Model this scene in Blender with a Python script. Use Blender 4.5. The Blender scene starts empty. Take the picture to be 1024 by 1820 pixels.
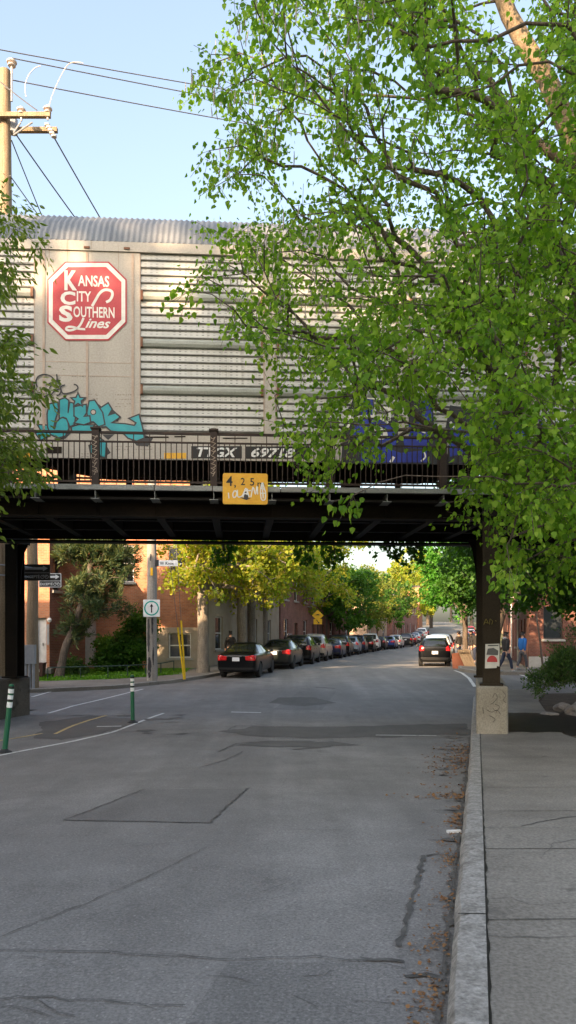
import bpy, bmesh, math, random
import numpy as np
from mathutils import Vector, Matrix, noise as mnoise
from mathutils.bvhtree import BVHTree

random.seed(7)
SC = bpy.context.scene
COL = SC.collection
R = math.radians

# ------------------------------------------------------------------ camera, sky, sun, exposure
F, CX, HY, EYE = 1314.0, 512.0, 1127.0, 1.7          # focal length, centre column and horizon row in photo pixels
cam = bpy.data.objects.new('camera', bpy.data.cameras.new('camera'))
COL.objects.link(cam)
cam.location = (0, 0, EYE)
cam.rotation_euler = (R(90), 0, 0)
cam.data.sensor_fit = 'HORIZONTAL'
cam.data.sensor_width = 36.0
cam.data.lens = F / 1024.0 * 36.0
cam.data.shift_y = (HY - 910.0) / 1024.0
cam.data.clip_start, cam.data.clip_end = 0.05, 4000
SC.camera = cam

SUN_EL = R(24.0)
SUN_H = Vector((0.55, 0.835, 0)).normalized()         # the way the light travels
w = bpy.data.worlds.new("World")
SC.world = w
w.use_nodes = True
nt = w.node_tree
sky = nt.nodes.new('ShaderNodeTexSky')
sky.sky_type = 'NISHITA'
sky.sun_disc = False
sky.sun_elevation = SUN_EL
sky.sun_rotation = math.atan2(-SUN_H.x, -SUN_H.y)
sky.air_density, sky.dust_density, sky.ozone_density = 1.35, 4.8, 1.5
bg = nt.nodes['Background']
hs = nt.nodes.new('ShaderNodeHueSaturation')               # lower saturation pales the whole sky a little
hs.inputs['Saturation'].default_value = 0.80
nt.links.new(sky.outputs[0], hs.inputs['Color'])
nt.links.new(hs.outputs[0], bg.inputs[0])
bg.inputs[1].default_value = 0.15
sd = bpy.data.lights.new('sun', 'SUN')
sd.energy, sd.angle, sd.color = 5.0, R(0.6), (1.0, 0.70, 0.42)
so = bpy.data.objects.new('sun', sd)
COL.objects.link(so)
so.rotation_euler = Vector((SUN_H.x * math.cos(SUN_EL), SUN_H.y * math.cos(SUN_EL), -math.sin(SUN_EL))).to_track_quat('-Z', 'Y').to_euler()
so.location = (-20, -30, 40)
SC.view_settings.view_transform = 'Standard'
SC.view_settings.look = 'None'
SC.view_settings.gamma = 1.0
SC.view_settings.use_curve_mapping = False
SC.view_settings.exposure = 1.67
SC.cycles.max_bounces = 6
SC.cycles.transparent_max_bounces = 8
SC.cycles.use_denoising = True

# ------------------------------------------------------------------ ground profile and pixel helpers
_zy = np.array([-300, -60, 3, 13.5, 19.5, 31, 40, 82, 97, 120, 160, 260, 400, 900], float)
_zz = np.array([0, 0, 0, -.42, -.43, -.17, 0, 0, .12, 1.1, 3.0, 6.0, 7.5, 9], float)
def zr(y):
    i = int(np.clip(np.searchsorted(_zy, y) - 1, 0, len(_zy) - 2))
    t = min(max((y - _zy[i]) / (_zy[i + 1] - _zy[i]), 0), 1)
    def sl(k):
        if k <= 0 or k >= len(_zy) - 1: return 0.0
        a = (_zz[k] - _zz[k - 1]) / (_zy[k] - _zy[k - 1]); b = (_zz[k + 1] - _zz[k]) / (_zy[k + 1] - _zy[k])
        return 0.0 if a * b <= 0 else 2 * a * b / (a + b)
    h = _zy[i + 1] - _zy[i]
    t2, t3 = t * t, t * t * t
    return float((2*t3-3*t2+1)*_zz[i] + (t3-2*t2+t)*h*sl(i) + (-2*t3+3*t2)*_zz[i+1] + (t3-t2)*h*sl(i+1))
def P(px, py, Y):
    return Vector(((px - CX) / F * Y, Y, EYE + (HY - py) / F * Y))
def G(px, py, off=0.0):                                # the point of the ground seen at a photo pixel
    y = 1.0
    while y < 400 and HY + F * (EYE - zr(y) - off) / y > py: y += 0.02
    return ((px - CX) / F * y, y)

# the frame of the railway: local x along the track, y away from the viewer
BO, BA = Vector((0, 14.47, 0)), R(3.6)
ca, sa = math.cos(BA), math.sin(BA)
def LB(px, py, d):                                     # photo pixel -> (x, z) in the plane y = d of that frame
    k = (px - CX) / F
    s = (k * (BO.y + d * ca) + d * sa) / (ca - k * sa)
    Y = BO.y + s * sa + d * ca
    return s, EYE + (HY - py) / F * Y
def B2W(s, d, z=0.0):
    return Vector((s * ca - d * sa, BO.y + s * sa + d * ca, z))

# ------------------------------------------------------------------ objects
def tag(o, label=None, cat=None, group=None, kind=None):
    if label: o['label'] = label
    if cat: o['category'] = cat
    if group: o['group'] = group
    if kind: o['kind'] = kind
    return o
def empty(name, loc=(0, 0, 0), rz=0.0, label=None, cat=None, group=None):
    o = bpy.data.objects.new(name, None)
    COL.objects.link(o)
    o.location = loc
    o.rotation_euler = (0, 0, rz)
    o.empty_display_size = 0.2
    return tag(o, label, cat, group)
def link(name, me, mat, parent=None):
    o = bpy.data.objects.new(name, me)
    COL.objects.link(o)
    for m in (mat if isinstance(mat, (list, tuple)) else [mat]):
        if m: me.materials.append(m)
    if parent: o.parent = parent
    return o
def copy_tree(o, parent=None):
    c = o.copy()
    COL.objects.link(c)
    if parent: c.parent = parent
    for ch in [x for x in o.children]:
        copy_tree(ch, c)
    return c

class MB:
    """collects boxes, tubes and polygons and links them as one mesh object"""
    def __init__(s, off=(0, 0, 0)):
        s.v, s.f, s.mi, s.off = [], [], [], Vector(off)
    def add(s, vs, fs, m=0):
        b = len(s.v)
        s.v += [tuple(Vector(p) - s.off) for p in vs]
        s.f += [tuple(i + b for i in f) for f in fs]
        s.mi += [m] * len(fs)
        return s
    def box(s, c, size, rz=0.0, m=0, ry=0.0, rx=0.0):
        M = Matrix.Translation(c) @ Matrix.Rotation(rz, 4, 'Z') @ Matrix.Rotation(ry, 4, 'Y') @ Matrix.Rotation(rx, 4, 'X')
        hx, hy, hz = size[0] / 2, size[1] / 2, size[2] / 2
        vs = [M @ Vector((x, y, z)) for x in (-hx, hx) for y in (-hy, hy) for z in (-hz, hz)]
        return s.add(vs, [(0, 1, 3, 2), (4, 6, 7, 5), (0, 4, 5, 1), (2, 3, 7, 6), (0, 2, 6, 4), (1, 5, 7, 3)], m)
    def bx(s, x0, x1, y0, y1, z0, z1, m=0):
        return s.box(((x0 + x1) / 2, (y0 + y1) / 2, (z0 + z1) / 2), (x1 - x0, y1 - y0, z1 - z0), m=m)
    def tube(s, pts, rad, n=8, caps=True, m=0):
        pts = [Vector(p) for p in pts]
        if not isinstance(rad, (list, tuple)): rad = [rad] * len(pts)
        vs, fs = [], []
        u = None
        for i, p in enumerate(pts):
            t = (pts[min(i + 1, len(pts) - 1)] - pts[max(i - 1, 0)]).normalized()
            if u is None:
                u = t.cross(Vector((0, 0, 1)))
                if u.length < .05: u = t.cross(Vector((1, 0, 0)))
            u = (u - t * u.dot(t)).normalized()
            v = t.cross(u)
            for k in range(n):
                a = 2 * math.pi * k / n
                vs.append(p + (u * math.cos(a) + v * math.sin(a)) * rad[i])
        for i in range(len(pts) - 1):
            for k in range(n):
                fs.append((i * n + k, i * n + (k + 1) % n, (i + 1) * n + (k + 1) % n, (i + 1) * n + k))
        if caps:
            fs.append(tuple(reversed(range(n))))
            fs.append(tuple(range((len(pts) - 1) * n, len(pts) * n)))
        return s.add(vs, fs, m)
    def prism(s, poly, fn, t0, t1, m=0):                # poly of 2-D points, fn(u, v, t) -> 3-D point
        n = len(poly)
        vs = [fn(u, v, t0) for u, v in poly] + [fn(u, v, t1) for u, v in poly]
        fs = [tuple(range(n)), tuple(reversed(range(n, 2 * n)))]
        fs += [(i, i + n, (i + 1) % n + n, (i + 1) % n) for i in range(n)]
        return s.add(vs, fs, m)
    def lathe(s, prof, c, n=12, m=0):
        vs, fs = [], []
        for r, z in prof:
            for k in range(n):
                a = 2 * math.pi * k / n
                vs.append(Vector(c) + Vector((r * math.cos(a), r * math.sin(a), z)))
        for i in range(len(prof) - 1):
            for k in range(n):
                fs.append((i * n + k, i * n + (k + 1) % n, (i + 1) * n + (k + 1) % n, (i + 1) * n + k))
        fs.append(tuple(reversed(range(n))))
        fs.append(tuple(range((len(prof) - 1) * n, len(prof) * n)))
        return s.add(vs, fs, m)
    def build(s, name, mat, parent=None, smooth=False, bevel=0.0, local=False):
        off = Vector((0, 0, 0))
        if parent is not None and not local:
            off = parent_world(parent)
        me = bpy.data.meshes.new(name)
        me.from_pydata([tuple(Vector(v) - off) for v in s.v], [], s.f)
        bm = bmesh.new(); bm.from_mesh(me)
        bmesh.ops.recalc_face_normals(bm, faces=bm.faces)
        if bevel:
            bmesh.ops.bevel(bm, geom=[e for e in bm.edges if len(e.link_faces) == 2 and e.calc_face_angle(0) > .5], offset=bevel, segments=1, affect='EDGES', clamp_overlap=True)
        bm.to_mesh(me); bm.free()
        if any(s.mi) and not bevel:
            me.polygons.foreach_set('material_index', s.mi)
        if smooth:
            me.polygons.foreach_set('use_smooth', [True] * len(me.polygons))
            me.set_sharp_from_angle(angle=R(38))
        return link(name, me, mat, parent)
def parent_world(p):
    v = Vector((0, 0, 0))
    while p is not None:
        v += p.location
        p = p.parent
    return v

# ------------------------------------------------------------------ materials
def new_mat(name):
    m = bpy.data.materials.new(name)
    m.use_nodes = True
    t = m.node_tree
    return m, t, t.nodes['Principled BSDF']
def N(t, typ, **kw):
    n = t.nodes.new(typ)
    for k, v in kw.items(): setattr(n, k, v)
    return n
def obj_coord(t, scale=(1, 1, 1)):
    c = N(t, 'ShaderNodeTexCoord'); m = N(t, 'ShaderNodeMapping')
    m.inputs['Scale'].default_value = scale
    t.links.new(c.outputs['Object'], m.inputs['Vector'])
    return m.outputs[0]
def noise(t, vec, scale, detail=4, rough=.55, dist=0.0):
    n = N(t, 'ShaderNodeTexNoise')
    n.inputs['Scale'].default_value = scale; n.inputs['Detail'].default_value = detail
    n.inputs['Roughness'].default_value = rough; n.inputs['Distortion'].default_value = dist
    t.links.new(vec, n.inputs['Vector'])
    return n.outputs['Fac']
def ramp(t, fac, stops):
    r = N(t, 'ShaderNodeValToRGB')
    e = r.color_ramp.elements
    while len(e) < len(stops): e.new(.5)
    for el, (p, c) in zip(e, stops):
        el.position = p; el.color = (c[0], c[1], c[2], 1) if not isinstance(c, (int, float)) else (c, c, c, 1)
    t.links.new(fac, r.inputs[0])
    return r.outputs[0]
def mixc(t, fac, a, b, mode='MIX'):
    m = N(t, 'ShaderNodeMix', data_type='RGBA', blend_type=mode)
    for sock, v in ((m.inputs[0], fac), (m.inputs[6], a), (m.inputs[7], b)):
        if isinstance(v, (int, float)): sock.default_value = v
        elif isinstance(v, (tuple, list)): sock.default_value = (*v[:3], 1)
        else: t.links.new(v, sock)
    return m.outputs[2]
def bump(t, p, h, strength=.3, dist=.01):
    b = N(t, 'ShaderNodeBump')
    b.inputs['Strength'].default_value = strength; b.inputs['Distance'].default_value = dist
    t.links.new(h, b.inputs['Height']); t.links.new(b.outputs[0], p.inputs['Normal'])
def surf(name, c1, c2, rough=.7, scale=3.0, stretch=(1, 1, 1), fine=60.0, fine_amt=.15, bmp=.2, bdist=.004, metal=0.0, spots=None, lo=.35, hi=.65):
    """two colours mixed by a broad noise, a fine grain over them, and bump"""
    m, t, p = new_mat(name)
    v = obj_coord(t, stretch)
    n1 = noise(t, v, scale, 6, .6)
    col = mixc(t, ramp(t, n1, [(lo, 0), (hi, 1)]), c1, c2)
    n2 = noise(t, obj_coord(t), fine, 3, .6)
    col = mixc(t, fine_amt, col, ramp(t, n2, [(.3, .0), (.7, 1)]), 'SOFT_LIGHT')
    if spots:
        n3 = noise(t, obj_coord(t, spots[3] if len(spots) > 3 else (1, 1, 1)), spots[1], 6, .65)
        col = mixc(t, ramp(t, n3, [(spots[2], 0), (spots[2] + .1, 1)]), col, spots[0])
    t.links.new(col, p.inputs['Base Color'])
    p.inputs['Roughness'].default_value = rough
    p.inputs['Metallic'].default_value = metal
    if bmp: bump(t, p, n2, bmp, bdist)
    return m
def plain(name, c, rough=.5, metal=0.0, var=.12, coat=0.0, emit=None):
    m, t, p = new_mat(name)
    n = noise(t, obj_coord(t), 7.0, 5, .6)
    col = mixc(t, ramp(t, n, [(.3, 0), (.7, 1)]), tuple(x * (1 - var) for x in c), tuple(min(1, x * (1 + var)) for x in c))
    t.links.new(col, p.inputs['Base Color'])
    p.inputs['Roughness'].default_value = rough; p.inputs['Metallic'].default_value = metal
    p.inputs['Coat Weight'].default_value = coat
    p.inputs['Coat Roughness'].default_value = .06
    if emit:
        p.inputs['Emission Color'].default_value = (*emit[:3], 1); p.inputs['Emission Strength'].default_value = emit[3]
    return m
def asphalt_mat(name, base, var=.25, joint=True):
    m, t, p = new_mat(name)
    v = obj_coord(t)
    big = noise(t, v, .22, 5, .6, .4)
    mid = noise(t, v, 1.6, 6, .65)
    strk = noise(t, obj_coord(t, (2.2, .18, 1)), 1.0, 5, .6)
    fine = noise(t, v, 55, 4, .7)
    vo = N(t, 'ShaderNodeTexVoronoi'); vo.inputs['Scale'].default_value = 95
    t.links.new(v, vo.inputs['Vector'])
    col = mixc(t, ramp(t, big, [(.3, 0), (.7, 1)]), tuple(c * (1 - var) for c in base), tuple(c * (1 + var) for c in base))
    col = mixc(t, .35, col, ramp(t, mid, [(.3, .25), (.7, .75)]), 'OVERLAY')
    col = mixc(t, .30, col, ramp(t, strk, [(.3, .3), (.7, .7)]), 'OVERLAY')
    col = mixc(t, .5, col, ramp(t, fine, [(.36, .1), (.64, .9)]), 'SOFT_LIGHT')
    trk = noise(t, obj_coord(t, (1.15, .05, 1)), 1.0, 3, .5, .2)
    col = mixc(t, ramp(t, trk, [(.40, 0), (.62, .32)]), col, tuple(c * .62 for c in base))
    oil = noise(t, obj_coord(t, (1.4, .7, 1)), 1.1, 5, .6)
    col = mixc(t, ramp(t, oil, [(.62, 0), (.72, .5)]), col, tuple(c * .5 for c in base))
    col = mixc(t, ramp(t, vo.outputs['Color'], [(.80, 0), (.95, .55)]), col, tuple(min(1, c * 2.0) for c in base))
    t.links.new(col, p.inputs['Base Color'])
    p.inputs['Roughness'].default_value = .82
    bump(t, p, fine, .32, .006)
    return m
def brick_mat(name, c1, c2, mortar, bw=.21, bh=.068):
    m, t, p = new_mat(name)
    c = N(t, 'ShaderNodeTexCoord'); sx = N(t, 'ShaderNodeSeparateXYZ'); cb = N(t, 'ShaderNodeCombineXYZ')
    ad = N(t, 'ShaderNodeMath', operation='ADD')
    t.links.new(c.outputs['Object'], sx.inputs[0])
    t.links.new(sx.outputs[0], ad.inputs[0]); t.links.new(sx.outputs[1], ad.inputs[1])
    t.links.new(ad.outputs[0], cb.inputs[0]); t.links.new(sx.outputs[2], cb.inputs[1])
    b = N(t, 'ShaderNodeTexBrick')
    b.inputs['Scale'].default_value = 1.0
    b.inputs['Brick Width'].default_value = bw; b.inputs['Row Height'].default_value = bh
    b.inputs['Mortar Size'].default_value = .007; b.inputs['Mortar Smooth'].default_value = .2
    b.inputs['Color1'].default_value = (*c1, 1); b.inputs['Color2'].default_value = (*c2, 1); b.inputs['Mortar'].default_value = (*mortar, 1)
    t.links.new(cb.outputs[0], b.inputs['Vector'])
    n = noise(t, obj_coord(t), 1.3, 6, .65)
    col = mixc(t, .45, b.outputs['Color'], ramp(t, n, [(.3, .2), (.7, .8)]), 'OVERLAY')
    t.links.new(col, p.inputs['Base Color'])
    p.inputs['Roughness'].default_value = .85
    inv = N(t, 'ShaderNodeMath', operation='SUBTRACT'); inv.inputs[0].default_value = 1.0
    t.links.new(b.outputs['Fac'], inv.inputs[1])
    bump(t, p, inv.outputs[0], .6, .01)
    return m
def leaf_mat(name, cols, trans=.35, rough=.5):
    m, t, p = new_mat(name)
    g = N(t, 'ShaderNodeNewGeometry')
    n = noise(t, obj_coord(t), .7, 3, .6)
    mx = N(t, 'ShaderNodeMath', operation='MULTIPLY_ADD')
    mx.inputs[1].default_value = .6
    t.links.new(g.outputs['Random Per Island'], mx.inputs[0])
    m2 = N(t, 'ShaderNodeMath', operation='MULTIPLY'); m2.inputs[1].default_value = .4
    t.links.new(n, m2.inputs[0]); t.links.new(m2.outputs[0], mx.inputs[2])
    k = len(cols)
    col = ramp(t, mx.outputs[0], [((i + .4) / k, c) for i, c in enumerate(cols)])
    t.links.new(col, p.inputs['Base Color'])
    p.inputs['Roughness'].default_value = rough
    p.inputs['Specular IOR Level'].default_value = .25
    tr = N(t, 'ShaderNodeBsdfTranslucent')
    cc = mixc(t, 1.0, col, (1.0, 1.0, .35), 'MULTIPLY')
    br = N(t, 'ShaderNodeHueSaturation'); br.inputs['Value'].default_value = 2.0
    t.links.new(cc, br.inputs['Color'])
    t.links.new(br.outputs[0], tr.inputs[0])
    ms = N(t, 'ShaderNodeMixShader'); ms.inputs[0].default_value = trans
    t.links.new(p.outputs[0], ms.inputs[1]); t.links.new(tr.outputs[0], ms.inputs[2])
    t.links.new(ms.outputs[0], t.nodes['Material Output'].inputs['Surface'])
    return m

M = {}
M['asphalt'] = asphalt_mat('asphalt', (.165, .158, .152))
M['asphalt_cross'] = asphalt_mat('asphalt cross street', (.16, .154, .149))
M['patch'] = asphalt_mat('asphalt patch', (.135, .13, .126), .2)
M['tar'] = surf('tar', (.045, .042, .04), (.095, .09, .085), .75, 9, fine=80, bmp=.4)
M['shade_joint'] = surf('bridge shade and joint dirt', (.016, .0145, .013), (.032, .029, .026), .45, 3, bmp=.3)  # colours the bridge's shade on walk and soil, and dirt in joints
M['concrete'] = surf('concrete walk', (.140, .126, .108), (.215, .197, .172), .85, .7, fine=45, fine_amt=.4, bmp=.35, spots=((.105, .095, .083), 3.1, .62))
M['kerb'] = surf('kerb concrete', (.17, .16, .145), (.31, .295, .275), .85, 7, fine=40, fine_amt=.5, bmp=.6, bdist=.012, spots=((.14, .125, .11), 6.0, .6))
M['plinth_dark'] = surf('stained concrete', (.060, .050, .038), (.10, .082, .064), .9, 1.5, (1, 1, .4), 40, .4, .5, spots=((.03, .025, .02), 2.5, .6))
M['plinth'] = surf('plinth concrete', (.23, .205, .16), (.30, .27, .22), .85, 1.8, fine=40, fine_amt=.3, bmp=.4, spots=((.16, .13, .10), 3.2, .62))
M['soil'] = surf('soil', (.045, .034, .025), (.085, .066, .05), .95, 2.5, fine=30, fine_amt=.5, bmp=.8, bdist=.03)
M['lawn'] = surf('lawn', (.07, .18, .015), (.12, .26, .03), .9, 1.2, fine=40, fine_amt=.5, bmp=.8, bdist=.03, spots=((.16, .15, .04), 3.5, .66))
M['terrain'] = surf('terrain', (.06, .08, .03), (.10, .10, .05), .95, .3, fine=12, fine_amt=.4, bmp=.5)
M['white_line'] = surf('road paint', (.62, .62, .61), (.50, .50, .48), .7, 4, fine=50, fine_amt=.4, bmp=.2, spots=((.20, .20, .19), 9, .58))
M['yellow_line'] = surf('yellow road paint', (.50, .36, .12), (.40, .30, .12), .7, 4, spots=((.16, .14, .10), 9, .55))
M['litter'] = surf('dry leaves', (.13, .06, .025), (.22, .12, .05), .9, 9)
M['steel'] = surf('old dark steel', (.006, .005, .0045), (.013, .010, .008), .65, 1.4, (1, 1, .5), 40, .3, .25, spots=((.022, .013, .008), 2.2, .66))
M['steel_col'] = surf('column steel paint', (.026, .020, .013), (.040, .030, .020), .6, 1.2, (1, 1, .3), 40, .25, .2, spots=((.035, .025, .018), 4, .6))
M['fascia'] = surf('fascia steel', (.007, .005, .004), (.015, .0095, .006), .7, .8, (1, 1, 2), 30, .3, .25, spots=((.025, .014, .008), 1.7, .64))
M['edge'] = surf('edge strip', (.20, .20, .19), (.28, .28, .265), .7, 2, (1, 1, 4), 30, .25, .2, spots=((.12, .09, .07), 3.0, .64))
M['rail'] = surf('railing steel', (.02, .0105, .0075), (.042, .021, .013), .7, 5, fine=50, bmp=.3)
M['cream'] = surf('cream car paint', (.385, .345, .30), (.455, .41, .355), .6, 1.1, (1.6, 1, .22), 30, .2, .1, spots=((.29, .225, .175), 1.5, .62, (5, 1, .22)))
M['seam'] = surf('rusty seam', (.36, .26, .20), (.46, .36, .29), .7, 3)
M['rust'] = surf('rust', (.14, .055, .03), (.24, .12, .07), .8, 6)
M['band'] = surf('louvre band', (.29, .30, .27), (.35, .36, .325), .6, 2, (1, 1, 3), 30, .15, .1, spots=((.30, .24, .18), 3, .68))
M['roofmetal'] = surf('galvanised roof', (.135, .145, .16), (.185, .195, .21), .6, 1.3, (3, 1, .4), 30, .15, .1, metal=.0, spots=((.26, .24, .22), 1.6, .62, (4, 1, .4)))
M['black'] = plain('black paint', (.012, .011, .011), .6)
M['red'] = surf('emblem red', (.40, .022, .035), (.48, .045, .055), .55, 2.5, fine=40, bmp=.05)
M['emblem_white'] = plain('emblem white', (.74, .70, .64), .55)
M['teal'] = surf('teal spray paint', (.012, .27, .32), (.02, .34, .38), .45, 4, bmp=.05)
M['navy'] = surf('navy spray paint', (.022, .03, .24), (.03, .05, .36), .45, 2, bmp=.05)
M['ink'] = plain('dark spray paint', (.03, .028, .032), .5)
M['white_paint'] = plain('white paint', (.74, .73, .71), .5)
M['dark_under'] = surf('dark underframe', (.012, .010, .009), (.03, .022, .017), .8, 3)
M['sign_yellow'] = surf('sign yellow', (.70, .34, .015), (.78, .42, .02), .5, 3, fine=30, bmp=.05, spots=((.45, .20, .03), 4, .66))
M['hump_yellow'] = plain('warning yellow', (.85, .47, .01), .45)
M['sign_black'] = plain('sign black', (.012, .012, .012), .45)
M['sign_white'] = plain('sign white', (.78, .79, .80), .45)
M['sign_green'] = plain('sign green', (.005, .36, .30), .45)
M['wood_pole'] = surf('pole wood', (.19, .135, .08), (.28, .21, .135), .9, 3, (6, 6, .35), 30, .3, .5, spots=((.12, .085, .055), 2.4, .62, (7, 7, .5)))
M['wood_pole_grey'] = surf('weathered pole wood', (.25, .22, .19), (.36, .33, .295), .9, 3, (6, 6, .3), 30, .3, .5, spots=((.05, .04, .035), 2.0, .66, (8, 8, .3)))
M['sheath'] = plain('grey conduit', (.30, .31, .33), .5)
M['insul'] = plain('porcelain', (.55, .48, .44), .3)
M['wire'] = plain('wire', (.10, .10, .11), .5)
M['galv'] = plain('galvanised', (.35, .35, .36), .45, .5)
M['post_green'] = plain('flexible post green', (.005, .10, .045), .5)
M['guy_yellow'] = plain('guard yellow', (.75, .48, .01), .4)
M['fence_green'] = plain('dark green pipe', (.02, .045, .03), .5)
M['bark_sun'] = surf('sunlit poplar bark', (.16, .115, .075), (.26, .19, .125), .95, 4, (4, 4, .8), 30, .4, .8, .02, spots=((.07, .05, .035), 3, .6))  # sunlit tan put into the trunk's bark colour
M['bark'] = surf('bark', (.055, .042, .032), (.13, .10, .078), .95, 4, (4, 4, .6), 30, .4, .8, .02)
M['bark_light'] = surf('pale bark', (.17, .14, .11), (.28, .24, .195), .95, 4, (4, 4, .6), 30, .4, .8, .02)
M['leaf_main'] = leaf_mat('poplar leaves', [(.045, .115, .012), (.095, .20, .018), (.16, .28, .03), (.27, .39, .06)], .52, .7)
M['leaf_ash'] = leaf_mat('ash leaves', [(.055, .10, .016), (.10, .16, .025), (.17, .225, .04)], .42)
M['leaf_gold'] = leaf_mat('young maple leaves', [(.12, .20, .018), (.20, .27, .025), (.29, .31, .035), (.30, .23, .045)], .5)
M['leaf_olive'] = leaf_mat('olive street leaves', [(.07, .12, .02), (.12, .165, .025), (.18, .205, .035), (.20, .17, .05)], .42)
M['leaf_mid'] = leaf_mat('street tree leaves', [(.035, .10, .015), (.06, .15, .02), (.095, .20, .022)], .38)
M['leaf_deep'] = leaf_mat('deep green leaves', [(.026, .08, .013), (.045, .12, .016), (.07, .165, .022)], .38)
M['leaf_bright'] = leaf_mat('bright maple leaves', [(.03, .12, .012), (.055, .19, .02), (.09, .25, .03)], .4)
M['needles'] = leaf_mat('pine needles', [(.025, .055, .028), (.045, .08, .035), (.13, .14, .045)], .2)
M['leaf_bush'] = leaf_mat('bush leaves', [(.03, .075, .02), (.05, .11, .028), (.09, .15, .04)], .3)
M['brick'] = brick_mat('red brick', (.14, .042, .026), (.19, .062, .038), (.17, .125, .10))
M['brick_orange'] = brick_mat('orange brick', (.42, .15, .065), (.52, .20, .09), (.38, .27, .20))
M['brick_dark'] = brick_mat('brown brick', (.20, .07, .05), (.27, .10, .07), (.24, .20, .17))
M['brick_tan'] = brick_mat('tan brick', (.40, .25, .17), (.47, .30, .20), (.40, .33, .27))
M['stucco'] = surf('beige stucco', (.33, .27, .20), (.40, .335, .26), .9, 1.5, fine=40, bmp=.4)
M['stone'] = surf('grey stone', (.30, .28, .25), (.40, .375, .34), .85, 2, fine=30, bmp=.5)
M['roofing'] = plain('tar roofing', (.07, .065, .06), .9)
M['frame_white'] = plain('white frame', (.68, .67, .65), .5)
M['frame_dark'] = plain('dark frame', (.06, .05, .045), .5)
M['door_white'] = plain('white door', (.66, .65, .64), .5)
M['door_brown'] = plain('brown door', (.10, .05, .035), .5)
M['pane'] = plain('window glass', (.03, .035, .04), .06)
M['pane'].node_tree.nodes['Principled BSDF'].inputs['Specular IOR Level'].default_value = .9
M['car_glass'] = plain('car glass', (.012, .015, .017), .04)
M['car_glass'].node_tree.nodes['Principled BSDF'].inputs['Specular IOR Level'].default_value = 1.0
M['tyre'] = plain('tyre', (.016, .016, .016), .85)
M['rim'] = plain('alloy', (.42, .42, .43), .3, .8)
M['tail'] = plain('tail lamp red', (.55, .012, .015), .2, coat=.8)
M['tail_clear'] = plain('clear lamp', (.60, .55, .52), .2, coat=.8)
M['plate'] = plain('licence plate', (.70, .71, .73), .45)
M['chrome'] = plain('chrome', (.70, .70, .71), .18, .95)
M['trim'] = plain('black trim', (.018, .018, .019), .6)
M['bin'] = plain('brown bin', (.07, .03, .028), .5)
M['crate_wood'] = surf('pale board', (.44, .27, .14), (.54, .35, .19), .8, 3, (1, 6, 1), 30, .2, .2)
M['crate_red'] = surf('reddish board', (.30, .09, .04), (.37, .12, .055), .7, 3, (6, 6, 1))
M['rock'] = surf('rock', (.16, .14, .125), (.26, .235, .21), .9, 3, fine=25, bmp=.8, bdist=.02)
M['skin'] = plain('skin', (.46, .27, .19), .5)
M['hair'] = plain('dark hair', (.015, .011, .009), .6)
M['jacket_black'] = plain('black cloth', (.022, .02, .02), .9)
M['jacket_blue'] = plain('blue cloth', (.012, .11, .36), .85)
M['hood_grey'] = plain('grey cloth', (.36, .35, .34), .9)
M['jeans'] = plain('dark jeans', (.02, .028, .055), .9)
M['trousers_grey'] = plain('grey trousers', (.085, .085, .095), .9)
M['shoe'] = plain('shoe', (.35, .35, .35), .7)
M['paper_white'] = plain('worn paper', (.55, .54, .50), .8)
M['poster_red'] = plain('poster red', (.42, .05, .05), .8)
M['poster_grey'] = plain('poster grey', (.10, .10, .10), .8)
for k_ in ('steel', 'fascia', 'steel_col', 'dark_under', 'shade_joint'): M[k_].node_tree.nodes['Principled BSDF'].inputs['Specular IOR Level'].default_value = .12
# ------------------------------------------------------------------ ground sheets
def sheet(name, outline, off, mat, thick=0.0, step=1.5, parent=None, kind=None, bevel=0.0):
    """a polygon of the ground plan laid on the ground profile, with skirts when it has a thickness"""
    bm = bmesh.new()
    vs = [bm.verts.new((x, y, 0)) for x, y in outline]
    bm.faces.new(vs)
    ys = [y for _, y in outline]
    y = math.floor(min(ys)) + .5
    while y < max(ys):
        st = step if -20 < y < 60 else (6 if y < 200 else 25)
        if y > -62:
            bmesh.ops.bisect_plane(bm, geom=bm.verts[:] + bm.edges[:] + bm.faces[:], plane_co=(0, y + .0137, 0), plane_no=(0, 1, 0))
        y += st
    bmesh.ops.triangulate(bm, faces=bm.faces[:])
    if thick:
        ext = bmesh.ops.extrude_face_region(bm, geom=bm.faces[:])
        low = [e for e in ext['geom'] if isinstance(e, bmesh.types.BMVert)]
        for v in low: v.co.z = -thick
    for v in bm.verts: v.co.z += zr(v.co.y) + off
    bmesh.ops.recalc_face_normals(bm, faces=bm.faces)
    me = bpy.data.meshes.new(name)
    bm.to_mesh(me); bm.free()
    if not thick:
        for p in me.polygons:
            if p.normal.z < 0: p.flip()
    o = link(name, me, mat, parent)
    if kind: o['kind'] = kind
    return o
def densify(pts, d):
    out = [Vector((*pts[0], 0))]
    for a, b in zip(pts, pts[1:]):
        a, b = Vector((*a, 0)), Vector((*b, 0))
        n = max(1, int((b - a).length / d))
        out += [a.lerp(b, (i + 1) / n) for i in range(n)]
    return out
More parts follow.
